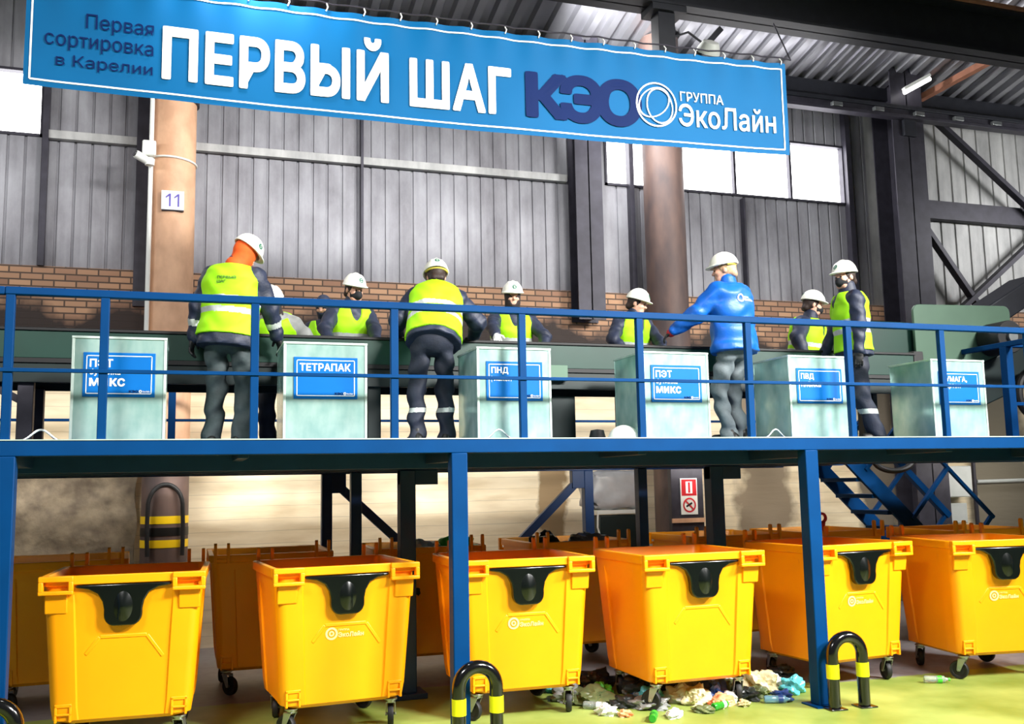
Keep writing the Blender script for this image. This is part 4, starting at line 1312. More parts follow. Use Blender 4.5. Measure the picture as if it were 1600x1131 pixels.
bottle(7.48, .36, 1.15, M['bottle_clear'], M['trash_green'], 'clear plastic bottle lying on the green floor left of the far right bin')
bottle(4.05, .62, .9, M['bottle_clear'], M['trash_white'], 'clear plastic bottle lying by the wheel of the bin behind the middle leg')
bottle(4.34, .10, 2.6, M['bottle_green'], M['trash_green'], 'green plastic bottle at the front edge of the spilled rubbish')
bottle(5.05, .22, 2.0, M['bottle_green'], M['trash_white'], 'green plastic bottle right of the front caster amid the rubbish')
bottle(5.62, .22, 1.2, M['bottle_blue'], M['trash_blue'], 'pale blue plastic bottle lying left of the right blue leg')
bottle(4.55, .95, .3, M['bottle_clear'], M['trash_blue'], 'clear plastic bottle under the bin amid the spilled rubbish')
TR = [((3.95, 1.05, 0), (.16, .13, .09), 'trash_grey', 'grey crumpled film near the rear of the rubbish, left end'),
      ((4.12, .86, 0), (.20, .16, .09), 'trash_olive', 'olive crumpled bag left of the rubbish bin, largest of that colour'),
      ((4.32, .62, 0), (.13, .1, .06), 'trash_dark', 'dark crumpled bag beside the clear bottle'),
      ((4.5, .52, 0), (.17, .13, .07), 'trash_grey', 'grey crumpled film left of the front caster'),
      ((4.17, .30, 0), (.06, .05, .035), 'trash_orange', 'small orange wrapper on the open green floor'),
      ((4.55, .12, 0), (.10, .06, .04), 'trash_white', 'white crumpled film lying in front of the caster'),
      ((4.72, 1.0, 0), (.22, .18, .12), 'trash_dark', 'dark crumpled bag under the bin, behind its front caster'),
      ((4.95, .46, 0), (.12, .1, .10), 'trash_cream', 'cream crumpled paper just right of the front caster'),
      ((5.12, .34, 0), (.15, .09, .06), 'trash_orange', 'orange and cream wrappers right of the front caster'),
      ((5.17, .56, 0), (.14, .12, .11), 'trash_blue', 'dark blue crumpled film under the bin front edge'),
      ((5.33, .62, 0), (.12, .1, .1), 'trash_olive', 'olive crumpled bag under the front right corner of the rubbish bin'),
      ((5.45, .45, 0), (.12, .1, .07), 'trash_dark', 'dark crumpled bag by the right caster of the rubbish bin'),
      ((5.72, .70, 0), (.19, .13, .12), 'trash_cream', 'large cream crumpled paper right of the rubbish bin'),
      ((5.55, .85, 0), (.14, .12, .1), 'trash_white', 'white crumpled film between the rubbish bin and the right leg bin'),
      ((5.98, .52, 0), (.12, .09, .09), 'trash_cyan', 'cyan crumpled film behind the right blue leg'),
      ((5.75, .34, 0), (.12, .07, .05), 'trash_blue', 'blue crumpled film on the green floor left of the right blue leg'),
      ((5.0, 1.3, 0), (.22, .2, .12), 'trash_olive', 'olive crumpled bag deep under the rubbish bin'),
      ((4.35, 1.35, 0), (.2, .16, .12), 'trash_dark', 'dark crumpled bag at the back left of the rubbish'),
      ((3.72, 2.25, 0), (.12, .09, .08), 'trash_white', 'pale crumpled film far behind the bin of the middle leg'),
      ((4.85, .17, 0), (.09, .06, .035), 'trash_olive', 'small olive scrap at the front edge of the rubbish'),
      ((5.3, .25, 0), (.07, .05, .03), 'trash_cream', 'small cream scrap at the front right of the rubbish'),
      ((6.25, 1.1, 0), (.2, .14, .08), 'trash_dark', 'dark crumpled bag beside the bin of the right leg'),
      ((4.05, .42, 0), (.09, .08, .05), 'trash_white', 'small white film just behind the clear bottle by the caster'),
      ((4.62, .72, 0), (.14, .1, .08), 'trash_cyan', 'cyan film under the front left corner of the rubbish bin'),
      ((4.86, .62, 0), (.13, .11, .09), 'trash_white', 'white film under the middle of the rubbish bin front edge'),
      ((5.05, .75, 0), (.13, .12, .1), 'trash_grey', 'grey film under the rubbish bin, right of its middle'),
      ((5.24, .42, 0), (.08, .07, .06), 'trash_white', 'small white film between orange wrappers and the right caster'),
      ((4.0, 1.45, 0), (.16, .14, .1), 'trash_cyan', 'pale cyan film at the far left end of the rubbish'),
      ((5.6, .52, 0), (.1, .08, .06), 'trash_olive', 'olive scrap at the foot of the large cream paper'),
      ((5.9, .72, 0), (.12, .1, .09), 'trash_white', 'white film behind the cyan film by the right blue leg'),
      ((4.25, .98, 0), (.1, .09, .09), 'trash_green', 'green wrapper half buried left of the rubbish bin')]
for k, (loc, s, m, lab) in enumerate(TR):
    crumple('crumpled_rubbish', loc, s, M[m], k + 3, lab, 'rubbish', 'crumpled rubbish on the floor')
# rubbish heaped in the rear bins
for k, (loc, s, m, lab) in enumerate([((3.0, 2.72, 1.22), (.2, .16, .11), 'trash_white', 'white crumpled film peeping over the rear bin rim behind the middle leg'),
                                      ((3.38, 2.75, 1.2), (.22, .2, .13), 'trash_green', 'green wrapper peeping over the rear bin rim'),
                                      ((4.38, 2.72, 1.2), (.24, .16, .14), 'trash_dark', 'dark bag peeping over the rear bin rim'),
                                      ((4.86, 2.75, 1.2), (.26, .2, .13), 'trash_grey', 'grey film peeping over the rear bin rim')]):
    crumple('crumpled_rubbish', loc, s, M[m], k + 60, lab, 'rubbish', 'rubbish heaped in the rear bins')
    # filling beneath
for x, lab in ((3.03, 'dark waste filling the rear bin behind the middle leg'), (4.70, 'dark waste filling the rear bin behind the rubbish bin')):
    o = crumple_box((x - .5, 2.5, .8), (x + .5, 3.4, 1.24), .02, 10, x); o = o.build('waste_fill', M['trash_dark'], angle=50); tag(o, lab, 'waste', kind='stuff')

# ------------------------------------------------------------------ people: each body is one continuous surface grown from a distance field
def unit(v):
    v = np.asarray(v, float); return v / (np.linalg.norm(v) + 1e-12)


class Field:
    def __init__(s, lo, hi, h):
        s.lo = np.asarray(lo, float); s.h = h
        s.n = np.ceil((np.asarray(hi, float) - s.lo) / h).astype(int) + 1
        s.F = np.full(s.n, .5, np.float32)
        s.ax = [s.lo[i] + h * np.arange(s.n[i]) for i in range(3)]

    def block(s, lo, hi):
        a = np.clip(np.floor((np.asarray(lo) - s.lo) / s.h).astype(int), 0, s.n)
        b = np.clip(np.ceil((np.asarray(hi) - s.lo) / s.h).astype(int) + 1, 0, s.n)
        sl = tuple(slice(a[i], b[i]) for i in range(3))
        if any(b <= a): return None, None
        P = np.stack(np.meshgrid(*[s.ax[i][sl[i]] for i in range(3)], indexing='ij'), -1).astype(np.float32)
        return sl, P

    def put(s, fn, lo, hi, k=.02, op='u'):
        m = k + 4 * s.h
        sl, P = s.block(np.asarray(lo) - m, np.asarray(hi) + m)
        if sl is None: return
        d = fn(P); A = s.F[sl]
        if op == 'u':
            if k > 0:
                hh = np.clip(.5 + .5 * (A - d) / k, 0, 1)
                s.F[sl] = A * (1 - hh) + d * hh - k * hh * (1 - hh)
            else:
                s.F[sl] = np.minimum(A, d)
        else:
            if k > 0:
                hh = np.clip(.5 - .5 * (A + d) / k, 0, 1)
                s.F[sl] = A * (1 - hh) - d * hh + k * hh * (1 - hh)
            else:
                s.F[sl] = np.maximum(A, -d)

    def rc(s, a, b, r1, r2, k=.02, op='u', fl=None):
        a = np.asarray(a, float); b = np.asarray(b, float); ba = b - a; L = max(ba @ ba, 1e-9); R = max(r1, r2)
        def fn(P):
            pa = P - a
            h = np.clip((pa @ ba) / L, 0, 1)
            return np.linalg.norm(pa - h[..., None] * ba, axis=-1) - (r1 + (r2 - r1) * h)
        s.put(fn, np.minimum(a, b) - R, np.maximum(a, b) + R, k, op)

    def ell(s, c, r, R=None, k=.02, op='u', post=None):
        c = np.asarray(c, float); r = np.asarray(r, float); R = np.eye(3) if R is None else R
        def fn(P):
            q = (P - c) @ R
            k0 = np.linalg.norm(q / r, axis=-1); k1 = np.linalg.norm(q / (r * r), axis=-1) + 1e-9
            d = k0 * (k0 - 1) / k1
            if post is not None: d = post(d, q)
            return d
        m = max(r)
        s.put(fn, c - m, c + m, k, op)

    def mesh(s, smooth=1):
        F = s.F
        ins = F < 0
        cnt = np.zeros(s.n - 1, np.int8)
        offs = [(i, j, k) for i in (0, 1) for j in (0, 1) for k in (0, 1)]
        nx, ny, nz = s.n
        for o in offs:
            cnt += ins[o[0]:nx - 1 + o[0], o[1]:ny - 1 + o[1], o[2]:nz - 1 + o[2]]
        mask = (cnt > 0) & (cnt < 8)
        I, J, K = np.nonzero(mask)
        idx = np.full(s.n - 1, -1, np.int64); idx[mask] = np.arange(len(I))
        cv = {o: F[I + o[0], J + o[1], K + o[2]] for o in offs}
        acc = np.zeros((len(I), 3)); num = np.zeros(len(I))
        for o in offs:
            for axn in range(3):
                if o[axn] == 0:
                    p = list(o); p[axn] = 1; p = tuple(p)
                    a, b = cv[o], cv[p]
                    cr = (a < 0) != (b < 0)
                    t = np.where(cr, a / np.where(cr, a - b, 1), 0)
                    e = np.zeros((len(I), 3)); e[:] = o; e[:, axn] = t
                    acc[cr] += e[cr]; num[cr] += 1
        V = s.lo + s.h * (np.stack([I, J, K], 1) + acc / num[:, None])
        faces = []
        for axn in range(3):
            u, w = [(1, 2), (2, 0), (0, 1)][axn]
            sa = [slice(None)] * 3; sb = [slice(None)] * 3
            sa[axn] = slice(0, -1); sb[axn] = slice(1, None)
            A = ins[tuple(sa)]; B = ins[tuple(sb)]
            E = np.stack(np.nonzero(A != B), 1)
            ok = (E[:, u] > 0) & (E[:, w] > 0) & (E[:, u] < s.n[u] - 1) & (E[:, w] < s.n[w] - 1)
            E = E[ok]
            if not len(E): continue
            up = A[E[:, 0], E[:, 1], E[:, 2]]
            q = []
            for du, dw in ((1, 1), (0, 1), (0, 0), (1, 0)):
                c = E.copy(); c[:, u] -= du; c[:, w] -= dw
                q.append(idx[c[:, 0], c[:, 1], c[:, 2]])
            Q = np.stack(q, 1)
            Q[~up] = Q[~up][:, ::-1]
            faces.append(Q)
        Fc = np.concatenate(faces) if faces else np.zeros((0, 4), int)
        Fc = Fc[(Fc >= 0).all(1)]
        for _ in range(smooth):
            sm = np.zeros_like(V); ct = np.zeros(len(V))
            for i in range(4):
                a, b = Fc[:, i], Fc[:, (i + 1) % 4]
                np.add.at(sm, a, V[b]); np.add.at(ct, a, 1)
            V = V * .5 + .5 * sm / np.maximum(ct, 1)[:, None]
        return V, Fc


def np_mesh(name, V, Fc, m, parent):
    used = np.unique(Fc); re = np.full(len(V), -1); re[used] = np.arange(len(used)); V = V[used]; Fc = re[Fc]
    me = bpy.data.meshes.new(name)
    me.vertices.add(len(V)); me.vertices.foreach_set('co', V.astype(np.float32).ravel())
    n = len(Fc); w = Fc.shape[1]
    me.loops.add(n * w); me.loops.foreach_set('vertex_index', Fc.astype(np.int32).ravel())
    me.polygons.add(n); me.polygons.foreach_set('loop_start', np.arange(0, n * w, w, dtype=np.int32))
    me.polygons.foreach_set('use_smooth', np.ones(n, bool))
    me.update(calc_edges=True); me.validate()
    me.materials.append(m)
    o = bpy.data.objects.new(name, me); COL.objects.link(o)
    if parent is not None: o.parent = parent
    return o


def ik(S, T, L1, L2, pole):
    S = np.asarray(S, float); T = np.asarray(T, float)
    d = T - S; D = np.linalg.norm(d); D2 = min(D, (L1 + L2) * .995); d = d / D; T = S + d * D2
    a = (L1 * L1 - L2 * L2 + D2 * D2) / (2 * D2); hgt = math.sqrt(max(L1 * L1 - a * a, 1e-6))
    pole = np.asarray(pole, float); pole = unit(pole - d * (pole @ d))
    return S + d * a + pole * hgt, T


PT = np.array([-.16, -.06, 0, .25, .42, .6, .78, .88, .95, 1.0, 1.06])
PA = np.array([.190, .188, .182, .172, .180, .192, .198, .186, .150, .100, .075])
PB = np.array([.140, .138, .130, .120, .124, .134, .128, .112, .096, .084, .078])


def rotmat(yaw, pitch, roll):
    cy, sy = math.cos(yaw), math.sin(yaw)
    Z = np.array([[cy, -sy, 0], [sy, cy, 0], [0, 0, 1]])
    cp, sp = math.cos(pitch), math.sin(pitch)
    X = np.array([[1, 0, 0], [0, cp, sp], [0, -sp, cp]])   # positive pitch looks down
    cr, sr = math.cos(roll), math.sin(roll)
    Y = np.array([[cr, 0, sr], [0, 1, 0], [-sr, 0, cr]])   # positive roll tips to own right
    return Z @ Y @ X


def hand_prims(fl, W, d, n, l, s, g, curl, k):
    """palm, four unequal fingers and a thumb; W wrist, d along the fingers, n out of the palm, l to the thumb side; g extra radius"""
    R = np.stack([l, d, n], 1)
    fl.ell(W + d * .048 * s, (.040 * s + g, .056 * s + g, .018 * s + g), R, k=.01 if k else 0)
    for i, (off, L) in enumerate(((.031, .070), (.0105, .079), (-.0105, .074), (-.031, .058))):
        p = W + d * .088 * s + l * off * s; dirv = unit(d + l * off * 1.6); r = .0088 * s + g
        c = curl * (1 + .12 * i)
        for j, (fr, kk) in enumerate(((.45, .5), (.31, 1.0), (.24, 1.0))):
            a = c * kk
            dirv = unit(dirv * math.cos(a) + n * math.sin(a))
            q = p + dirv * L * fr * s
            fl.rc(p, q, r, r - .0008, k=.004)
            p = q; r -= .0008
    p = W + d * .022 * s + l * .034 * s
    t1 = unit(d * .6 + l * .75 + n * .35); q = p + t1 * .038 * s
    fl.rc(p, q, .0115 * s + g, .0105 * s + g, k=.006)
    t2 = unit(d * .85 + l * .25 + n * .45); fl.rc(q, q + t2 * .03 * s, .0105 * s + g, .0085 * s + g, k=.003)


def wrinkle(P, f, amp, ph):
    x, y, z = P[..., 0], P[..., 1], P[..., 2]
    a = np.sin(f * (z + .35 * x) + 2.2 * np.sin(f * .45 * x + ph) + 1.4 * np.sin(f * .5 * y + ph * 2))
    b = np.sin(f * .8 * (x - .5 * z + y) + 1.7 * np.sin(f * .6 * z + ph))
    return amp * (a * .6 + b * .55)


def person(label, pos, yaw, H=1.78, lean=(0, 0), twist=0.0, hipdrop=.0, hipoff=(0, 0), head=(0, 0, 0), hl=None, hr=None, pole_l=None, pole_r=None,
           fl=(-.11, .02), fr=(.11, .02), jacket='navy', trousers='navy_trouser', vest=True, helmet=True, helm_emblem=None, mask=None, hood=None, balaclava=None,
           hair=None, gloves='glove_black', cuff=None, bands_leg=False, sleeve_band=False, vprint=None, back_logo=False, strap=False, curl=.45,
           collar=.0, vneck=True, bulk=0.012, baggy=0.0, group='workers at the sorting line', handdir_l=None, handdir_r=None, seed=0, emblem_dir=None, long_jacket=0.0):
    s = H / 1.78
    yaw = math.radians(yaw)
    root = thing('person', label, 'person', (pos[0], pos[1], DZ), group, absolute=False)
    root.rotation_euler = (0, 0, yaw)
    cy, sy = math.cos(yaw), math.sin(yaw)
    def loc(w):   # world -> person frame
        x, y, z = w[0] - pos[0], w[1] - pos[1], w[2] - DZ
        return np.array([x * cy + y * sy, -x * sy + y * cy, z])
    Hc = np.array([hipoff[0], hipoff[1], (.93 - hipdrop) * s])
    fw, sd = math.radians(lean[0]), math.radians(lean[1])
    u = unit([math.sin(sd) * math.cos(fw), math.sin(fw), math.cos(fw) * math.cos(sd)])
    tw = math.radians(twist)
    f0 = np.array([-math.sin(tw), math.cos(tw), 0]); right = unit(np.cross(f0, u)); fwd = np.cross(u, right)
    TR_ = np.stack([right, fwd, u], 1)
    L = .565 * s
    N = Hc + u * L
    S = {-1: Hc + u * .488 * s - right * .185 * s, 1: Hc + u * .488 * s + right * .185 * s}
    HR = rotmat(math.radians(head[0]), math.radians(head[1]), math.radians(head[2]))
    hx, hy, hz = HR[:, 0], HR[:, 1], HR[:, 2]
    C = N + u * .040 * s + hz * .115 * s + hy * .018 * s
    def hp(x, y, z): return C + (hx * x + hy * y + hz * z) * s
    arms = {}
    for sgn, T, pole, dflt in ((-1, hl, pole_l, (-.25, .1, -.58)), (1, hr, pole_r, (.25, .1, -.58))):
        T = (S[sgn] + np.array([sgn * .06, .06, -.50]) * s) if T is None else loc(T)
        pole = np.array([sgn * .5, -.7, -.3]) if pole is None else np.asarray(pole, float)
        E, T = ik(S[sgn], T, .295 * s, .265 * s, pole)
        arms[sgn] = (E, T)
    legs = {}
    for sgn, ft in ((-1, fl), (1, fr)):
        hip = Hc + np.array([sgn * .095 * s, 0, -.03 * s])
        A = np.array([ft[0] * s, ft[1] * s, .085 * s])
        Kn, A = ik(hip, A, .435 * s, .41 * s, (sgn * .12, 1, 0))
        legs[sgn] = (hip, Kn, A)
    allp = np.array([C + (0, 0, .2), C - .2, C + .2] + [p for a in arms.values() for p in a] + [p for l_ in legs.values() for p in l_] + [Hc - .25, Hc + .25])
    # fingers
    hands = {}
    for sgn in (-1, 1):
        E, T = arms[sgn]
        d = unit(T - E); hd = handdir_l if sgn < 0 else handdir_r
        if hd is not None:
            h_ = np.array([hd[0] * cy + hd[1] * sy, -hd[0] * sy + hd[1] * cy, hd[2]]); d = unit(d * .4 + unit(h_))
        n_ = np.array([-sgn * .35, 0, -1.0]); n_ = unit(n_ - d * (n_ @ d)) if abs(n_ @ d) < .98 * np.linalg.norm(n_) else unit(np.cross(d, (1, 0, 0)))
        l_ = np.cross(d, n_) * (1 if True else 1)
        inward = np.array([-sgn, .4, 0.])
        if l_ @ inward < 0: l_ = -l_
        hands[sgn] = (T, d, n_, l_)
        allp = np.vstack([allp, T + d * .2])
    lo = allp.min(0) - .13; hi = allp.max(0) + .13; lo[2] = -.01

    def torso(field, grow, t0, t1, k=.03, yoff=0.0, wr=0.0, post=None):
        c0 = Hc + u * t0 * L; c1 = Hc + u * t1 * L
        def fn(P):
            q = (P - Hc) @ TR_ / s
            t = q[..., 2] / .565
            a = np.interp(t, PT, PA) + grow; b = np.interp(t, PT, PB) + grow
            y = q[..., 1] - yoff
            rr = np.sqrt((q[..., 0] / a) ** 2 + (y / b) ** 2) + 1e-6
            d = (rr - 1) * np.minimum(a, b) * (.55 + .45 * np.clip(rr, 0, 1))
            if wr: d = d + wrinkle(P, 34, wr, seed)
            d = np.maximum(d, np.maximum((t0 - t) * .565, (t - t1) * .565))
            d = d * s
            return post(d, q, t) if post is not None else d
        R = .27
        field.put(fn, np.minimum(c0, c1) - R, np.maximum(c0, c1) + R, k)

    # ---- body
    B = Field(lo, hi, .0085)
    torso(B, -.03, -.05, 1.02, k=0)
    B.rc(N - u * .03, C - hz * .06 * s, .060 * s, .056 * s, .02)
    B.ell(C + hz * .022 * s - hy * .012 * s, np.array([.075, .096, .100]) * s, HR, .02)
    B.ell(hp(0, .022, -.045), np.array([.060, .070, .072]) * s, HR, .03)
    B.rc(hp(-.028, .060, -.083), hp(.028, .060, -.083), .027 * s, .027 * s, .03)
    B.rc(hp(0, .086, .018), hp(0, .108, -.022), .009 * s, .0145 * s, .012)
    B.rc(hp(-.034, .083, .028), hp(.034, .083, .028), .012 * s, .012 * s, .015)
    for e in (-1, 1):
        B.ell(hp(e * .031, .102, .004), np.array([.016, .014, .011]) * s, HR, .008, 's')
        if not (hood or balaclava): B.ell(hp(e * .078, -.008, -.008), np.array([.010, .022, .032]) * s, HR, .006)
        B.rc(hp(e * .038, .075, -.02), hp(e * .045, .06, -.03), .02 * s, .02 * s, .02)
    B.rc(hp(-.018, .088, -.054), hp(.018, .088, -.054), .0075 * s, .0075 * s, .006)
    B.rc(hp(-.016, .087, -.066), hp(.016, .087, -.066), .0075 * s, .0075 * s, .006)
    for sgn in (-1, 1):
        E, T = arms[sgn]
        B.rc(S[sgn], E, .050 * s, .040 * s, .03); B.rc(E, T, .040 * s, .027 * s, .02)
        hand_prims(B, *hands[sgn], s, 0.0, curl, .01)
        hip, Kn, A = legs[sgn]
        B.rc(hip, Kn, .074 * s, .052 * s, .03); B.rc(Kn, A, .052 * s, .038 * s, .02)
        B.rc(A - (0, .03 * s, .035 * s), A + np.array([0, .13 * s, -.05 * s]), .036 * s, .03 * s, .02)
    V, Fc = B.mesh(1)
    np_mesh('body', V, Fc, M['skin'], root)
    # eyes and brows
    for e in (-1, 1):
        q = Field(hp(e * .031, .09, .004) - .03, hp(e * .031, .09, .004) + .03, .003)
        q.ell(hp(e * .031, .0885, .004), np.array([.0125, .009, .0075]) * s, HR, 0)
        V, Fc = q.mesh(1); np_mesh('eye', V, Fc, M['eye'], root)

    # ---- jacket
    J = Field(lo, hi, .010)
    hem = -.16 - long_jacket
    torso(J, .020 + bulk, hem, .99, k=0, wr=.008)
    for sgn in (-1, 1):
        E, T = arms[sgn]
        d = unit(T - E); cuffp = T - d * .015 * s
        for a, b, r1, r2 in ((S[sgn] - u * .01, E, .074 + bulk * .6, .060 + bulk * .6), (E, cuffp, .060 + bulk * .6, .047 + bulk * .3)):
            a = np.asarray(a, float); b = np.asarray(b, float); ba = b - a; LL = ba @ ba
            def fn(P, a=a, ba=ba, LL=LL, r1=r1, r2=r2):
                pa = P - a; h_ = np.clip((pa @ ba) / LL, 0, 1)
                return np.linalg.norm(pa - h_[..., None] * ba, axis=-1) - (r1 + (r2 - r1) * h_) * s + wrinkle(P, 46, .0065, seed + sgn)
            J.put(fn, np.minimum(a, b) - .09, np.maximum(a, b) + .09, .03)
    J.rc(N - u * .05 * s, N + u * (.035 + collar) * s + hy * .01 * s, .098 * s, .082 * s, .02)
    V, Fc = J.mesh(1)
    if sleeve_band:
        cen = V[Fc].mean(1); sel = np.zeros(len(Fc), bool); each = []
        for sgn in (-1, 1):
            E, T = arms[sgn]; ba = T - E; h_ = ((cen - E) @ ba) / (ba @ ba); r_ = np.linalg.norm(cen - E - np.clip(h_, 0, 1)[:, None] * ba, axis=1)
            each.append((h_ > .42) & (h_ < .62) & (r_ < .09) & ~sel); sel |= each[-1]
        jk = np_mesh('jacket', V, Fc[~sel], M[jacket], root)
        for e_ in each: np_mesh('reflective_band', V, Fc[e_], M['reflective'], jk)
    else:
        jk = np_mesh('jacket', V, Fc, M[jacket], root)

    # ---- trousers
    Tn = Field(np.array([lo[0], lo[1], .0]), np.array([hi[0], hi[1], Hc[2] + .2]), .010)
    Tn.ell(Hc + np.array([0, -.01, .0]), np.array([.190, .146, .17]) * s, None, 0)
    for sgn in (-1, 1):
        hip, Kn, A = legs[sgn]
        for a, b, r1, r2 in ((hip, Kn, .104, .087), (Kn, A + np.array([0, 0, -.035 * s]), .086, .084)):
            a = np.asarray(a, float); b = np.asarray(b, float); ba = b - a; LL = ba @ ba
            def fn(P, a=a, ba=ba, LL=LL, r1=r1, r2=r2):
                pa = P - a; h_ = np.clip((pa @ ba) / LL, 0, 1)
                return np.linalg.norm(pa - h_[..., None] * ba, axis=-1) - (r1 + (r2 - r1) * h_) * s + baggy * s + wrinkle(P, 30, .010 + baggy * .4, seed + 3 * sgn)
            Tn.put(fn, np.minimum(a, b) - .11, np.maximum(a, b) + .11, .03)
    Tn.F = np.maximum(Tn.F, (.045 - Tn.ax[2])[None, None, :].astype(np.float32))
    V, Fc = Tn.mesh(1)
    if bands_leg:
        cen = V[Fc].mean(1); sel = (cen[:, 2] > .27 * s) & (cen[:, 2] < .315 * s)
        tr = np_mesh('trousers', V, Fc[~sel], M[trousers], root)
        dl = [np.linalg.norm(cen[:, :2] - legs[q_][2][:2], axis=1) for q_ in (-1, 1)]
        for e_ in (sel & (dl[0] < dl[1]), sel & (dl[0] >= dl[1])): np_mesh('reflective_band', V, Fc[e_], M['reflective'], tr)
    else:
        np_mesh('trousers', V, Fc, M[trousers], root)
    # ---- boots
    for sgn in (-1, 1):
        hip, Kn, A = legs[sgn]
        b0 = Field(A - np.array([.09, .14, .1]), A + np.array([.09, .25, .12]), .008)
        out = np.array([sgn * .25, 1, 0]); out = unit(out)
        b0.rc(A + (0, 0, .03), A + np.array([0, 0, -.03 * s]), .045 * s, .048 * s, .0)
        b0.rc(A - out * .045 * s + (0, 0, -.042 * s), A + out * .15 * s + (0, 0, -.047 * s), .042 * s, .040 * s, .03)
        b0.F = np.maximum(b0.F, (0.002 - b0.ax[2])[None, None, :].astype(np.float32))
        V, Fc = b0.mesh(1); np_mesh('boot', V, Fc, M['boot'], root)
    # ---- vest
    vest_o = None
    if vest:
        Vt = Field(lo, hi, .009)
        torso(Vt, .036 + bulk, -.07, .985, k=0, wr=.005)
        for sgn in (-1, 1):
            E, T = arms[sgn]
            out = right * sgn
            Vt.rc(S[sgn] + out * .045 * s + u * .01, S[sgn] + out * .2 * s, .108 * s, .11 * s, .015, 's')
            Vt.rc(S[sgn] + out * .07 * s - u * .05, S[sgn] + out * .10 * s - u * .20 * s, .075 * s, .065 * s, .015, 's')
        Vt.rc(N + u * .03, N + u * .3, .115 * s, .2 * s, .012, 's')
        if vneck:
            Vt.rc(N + fwd * .13 * s, N - u * .17 * s + fwd * .20 * s, .075 * s, .03 * s, .008, 's')
        V, Fc = Vt.mesh(1)
        q = (V[Fc].mean(1) - Hc) @ TR_ / s; t = q[:, 2] / .565
        sel = ((t > .40) & (t < .485)) | ((t > .24) & (t < .325))
        vest_o = np_mesh('vest', V, Fc[~sel], M['vest'], root)
        for e_ in (sel & (t > .36), sel & (t <= .36)): np_mesh('reflective_band', V, Fc[e_], M['reflective'], vest_o)
        vmesh = (V, Fc)
    # ---- gloves
    for sgn in (-1, 1):
        T, d, n_, l_ = hands[sgn]
        g = Field(np.minimum(T, T + d * .2) - .09, np.maximum(T, T + d * .2) + .09, .0046)
        g.rc(T - d * .03 * s, T + d * .02 * s, .036 * s, .033 * s, 0)
        hand_prims(g, T, d, n_, l_, s, .0022, curl, .01)
        V, Fc = g.mesh(1); np_mesh('glove', V, Fc, M[gloves], root)
        if cuff:
            E = arms[sgn][0]
            g = Field(T - .1, T + .1, .007); g.rc(T - unit(T - E) * .035 * s, T + d * .035 * s, .046 * s, .043 * s, 0)
            V, Fc = g.mesh(1); np_mesh('cuff', V, Fc, M[cuff], root)
    # ---- head wear
    if hair:
        h0 = Field(C - .2, C + .2, .007)
        h0.ell(C + hz * .02 * s - hy * .022 * s, np.array([.085, .098, .104]) * s, HR, 0)
        h0.rc(hp(-.03, -.085, -.05), hp(.03, -.085, -.05), .034 * s, .034 * s, .03)
        h0.F = np.maximum(h0.F, -(np.float32(0) + _plane(h0, hp(0, .045, .0), -hy + hz * .25)))
        V, Fc = h0.mesh(1); np_mesh('hair', V, Fc, M[hair], root)
    if hood or balaclava:
        h0 = Field(C - .24, C + .2, .007)
        h0.ell(C + hz * .02 * s - hy * .012 * s, np.array([.088, .110, .112]) * s, HR, 0)
        h0.ell(hp(0, .02, -.05), np.array([.076, .086, .088]) * s, HR, .03)
        h0.rc(C - hz * .08 * s, N + u * .01, .078 * s, .088 * s, .03)
        h0.ell(hp(0, .13, -.02 if balaclava else -.012), np.array([.056, .06, .074 if balaclava else .045]) * s, HR, .012, 's')
        V, Fc = h0.mesh(1); np_mesh('balaclava', V, Fc, M[hood or balaclava], root)
    if mask:
        h0 = Field(C - .2, C + .2, .006)
        h0.ell(hp(0, .030, -.046), np.array([.069, .086, .068]) * s, HR, 0)
        h0.rc(hp(0, .09, -.02), hp(0, .105, -.05), .026 * s, .02 * s, .03)
        h0.F = np.maximum(h0.F, -_plane(h0, hp(0, .035, -.02), hy))
        h0.F = np.maximum(h0.F, _plane(h0, hp(0, .09, -.004), hz - hy * .2))
        V, Fc = h0.mesh(1); mk = np_mesh('face_mask', V, Fc, M[mask], root)
        st_ = MB()
        for e in (-1, 1):
            st_.tube([hp(e * .064, .04, -.03), hp(e * .079, .01, -.015), hp(e * .086, -.02, .01)], .003, 6)
        st_.build('ear_loop', M[mask], mk)
    if helmet:
        hh = 'helmet'
        h0 = Field(C - .25, C + .28, .0065)
        up0 = .048
        h0.ell(hp(0, -.006, up0), np.array([.112, .138, .128]) * s, HR, 0, post=lambda d, q: np.maximum(d, -q[..., 2] - .006))
        h0.ell(hp(0, .010, up0), np.array([.122, .152, .011]) * s, HR, .012)
        h0.ell(hp(0, .050, up0 - .004), np.array([.100, .122, .010]) * s, HR, .012)
        h0.ell(hp(0, -.006, up0 + .004), np.array([.020, .132, .133]) * s, HR, .012, post=lambda d, q: np.maximum(d, -q[..., 2]))
        for e in (-1, 1):
            h0.ell(hp(e * .05, -.006, up0 + .004), np.array([.012, .116, .119]) * s, HR, .01, post=lambda d, q: np.maximum(d, -q[..., 2]))
        h0.ell(hp(0, -.006, up0 - .02), np.array([.102, .128, .112]) * s, HR, .004, 's')
        V, Fc = h0.mesh(1); ho = np_mesh('helmet', V, Fc, M['helmet'], root)
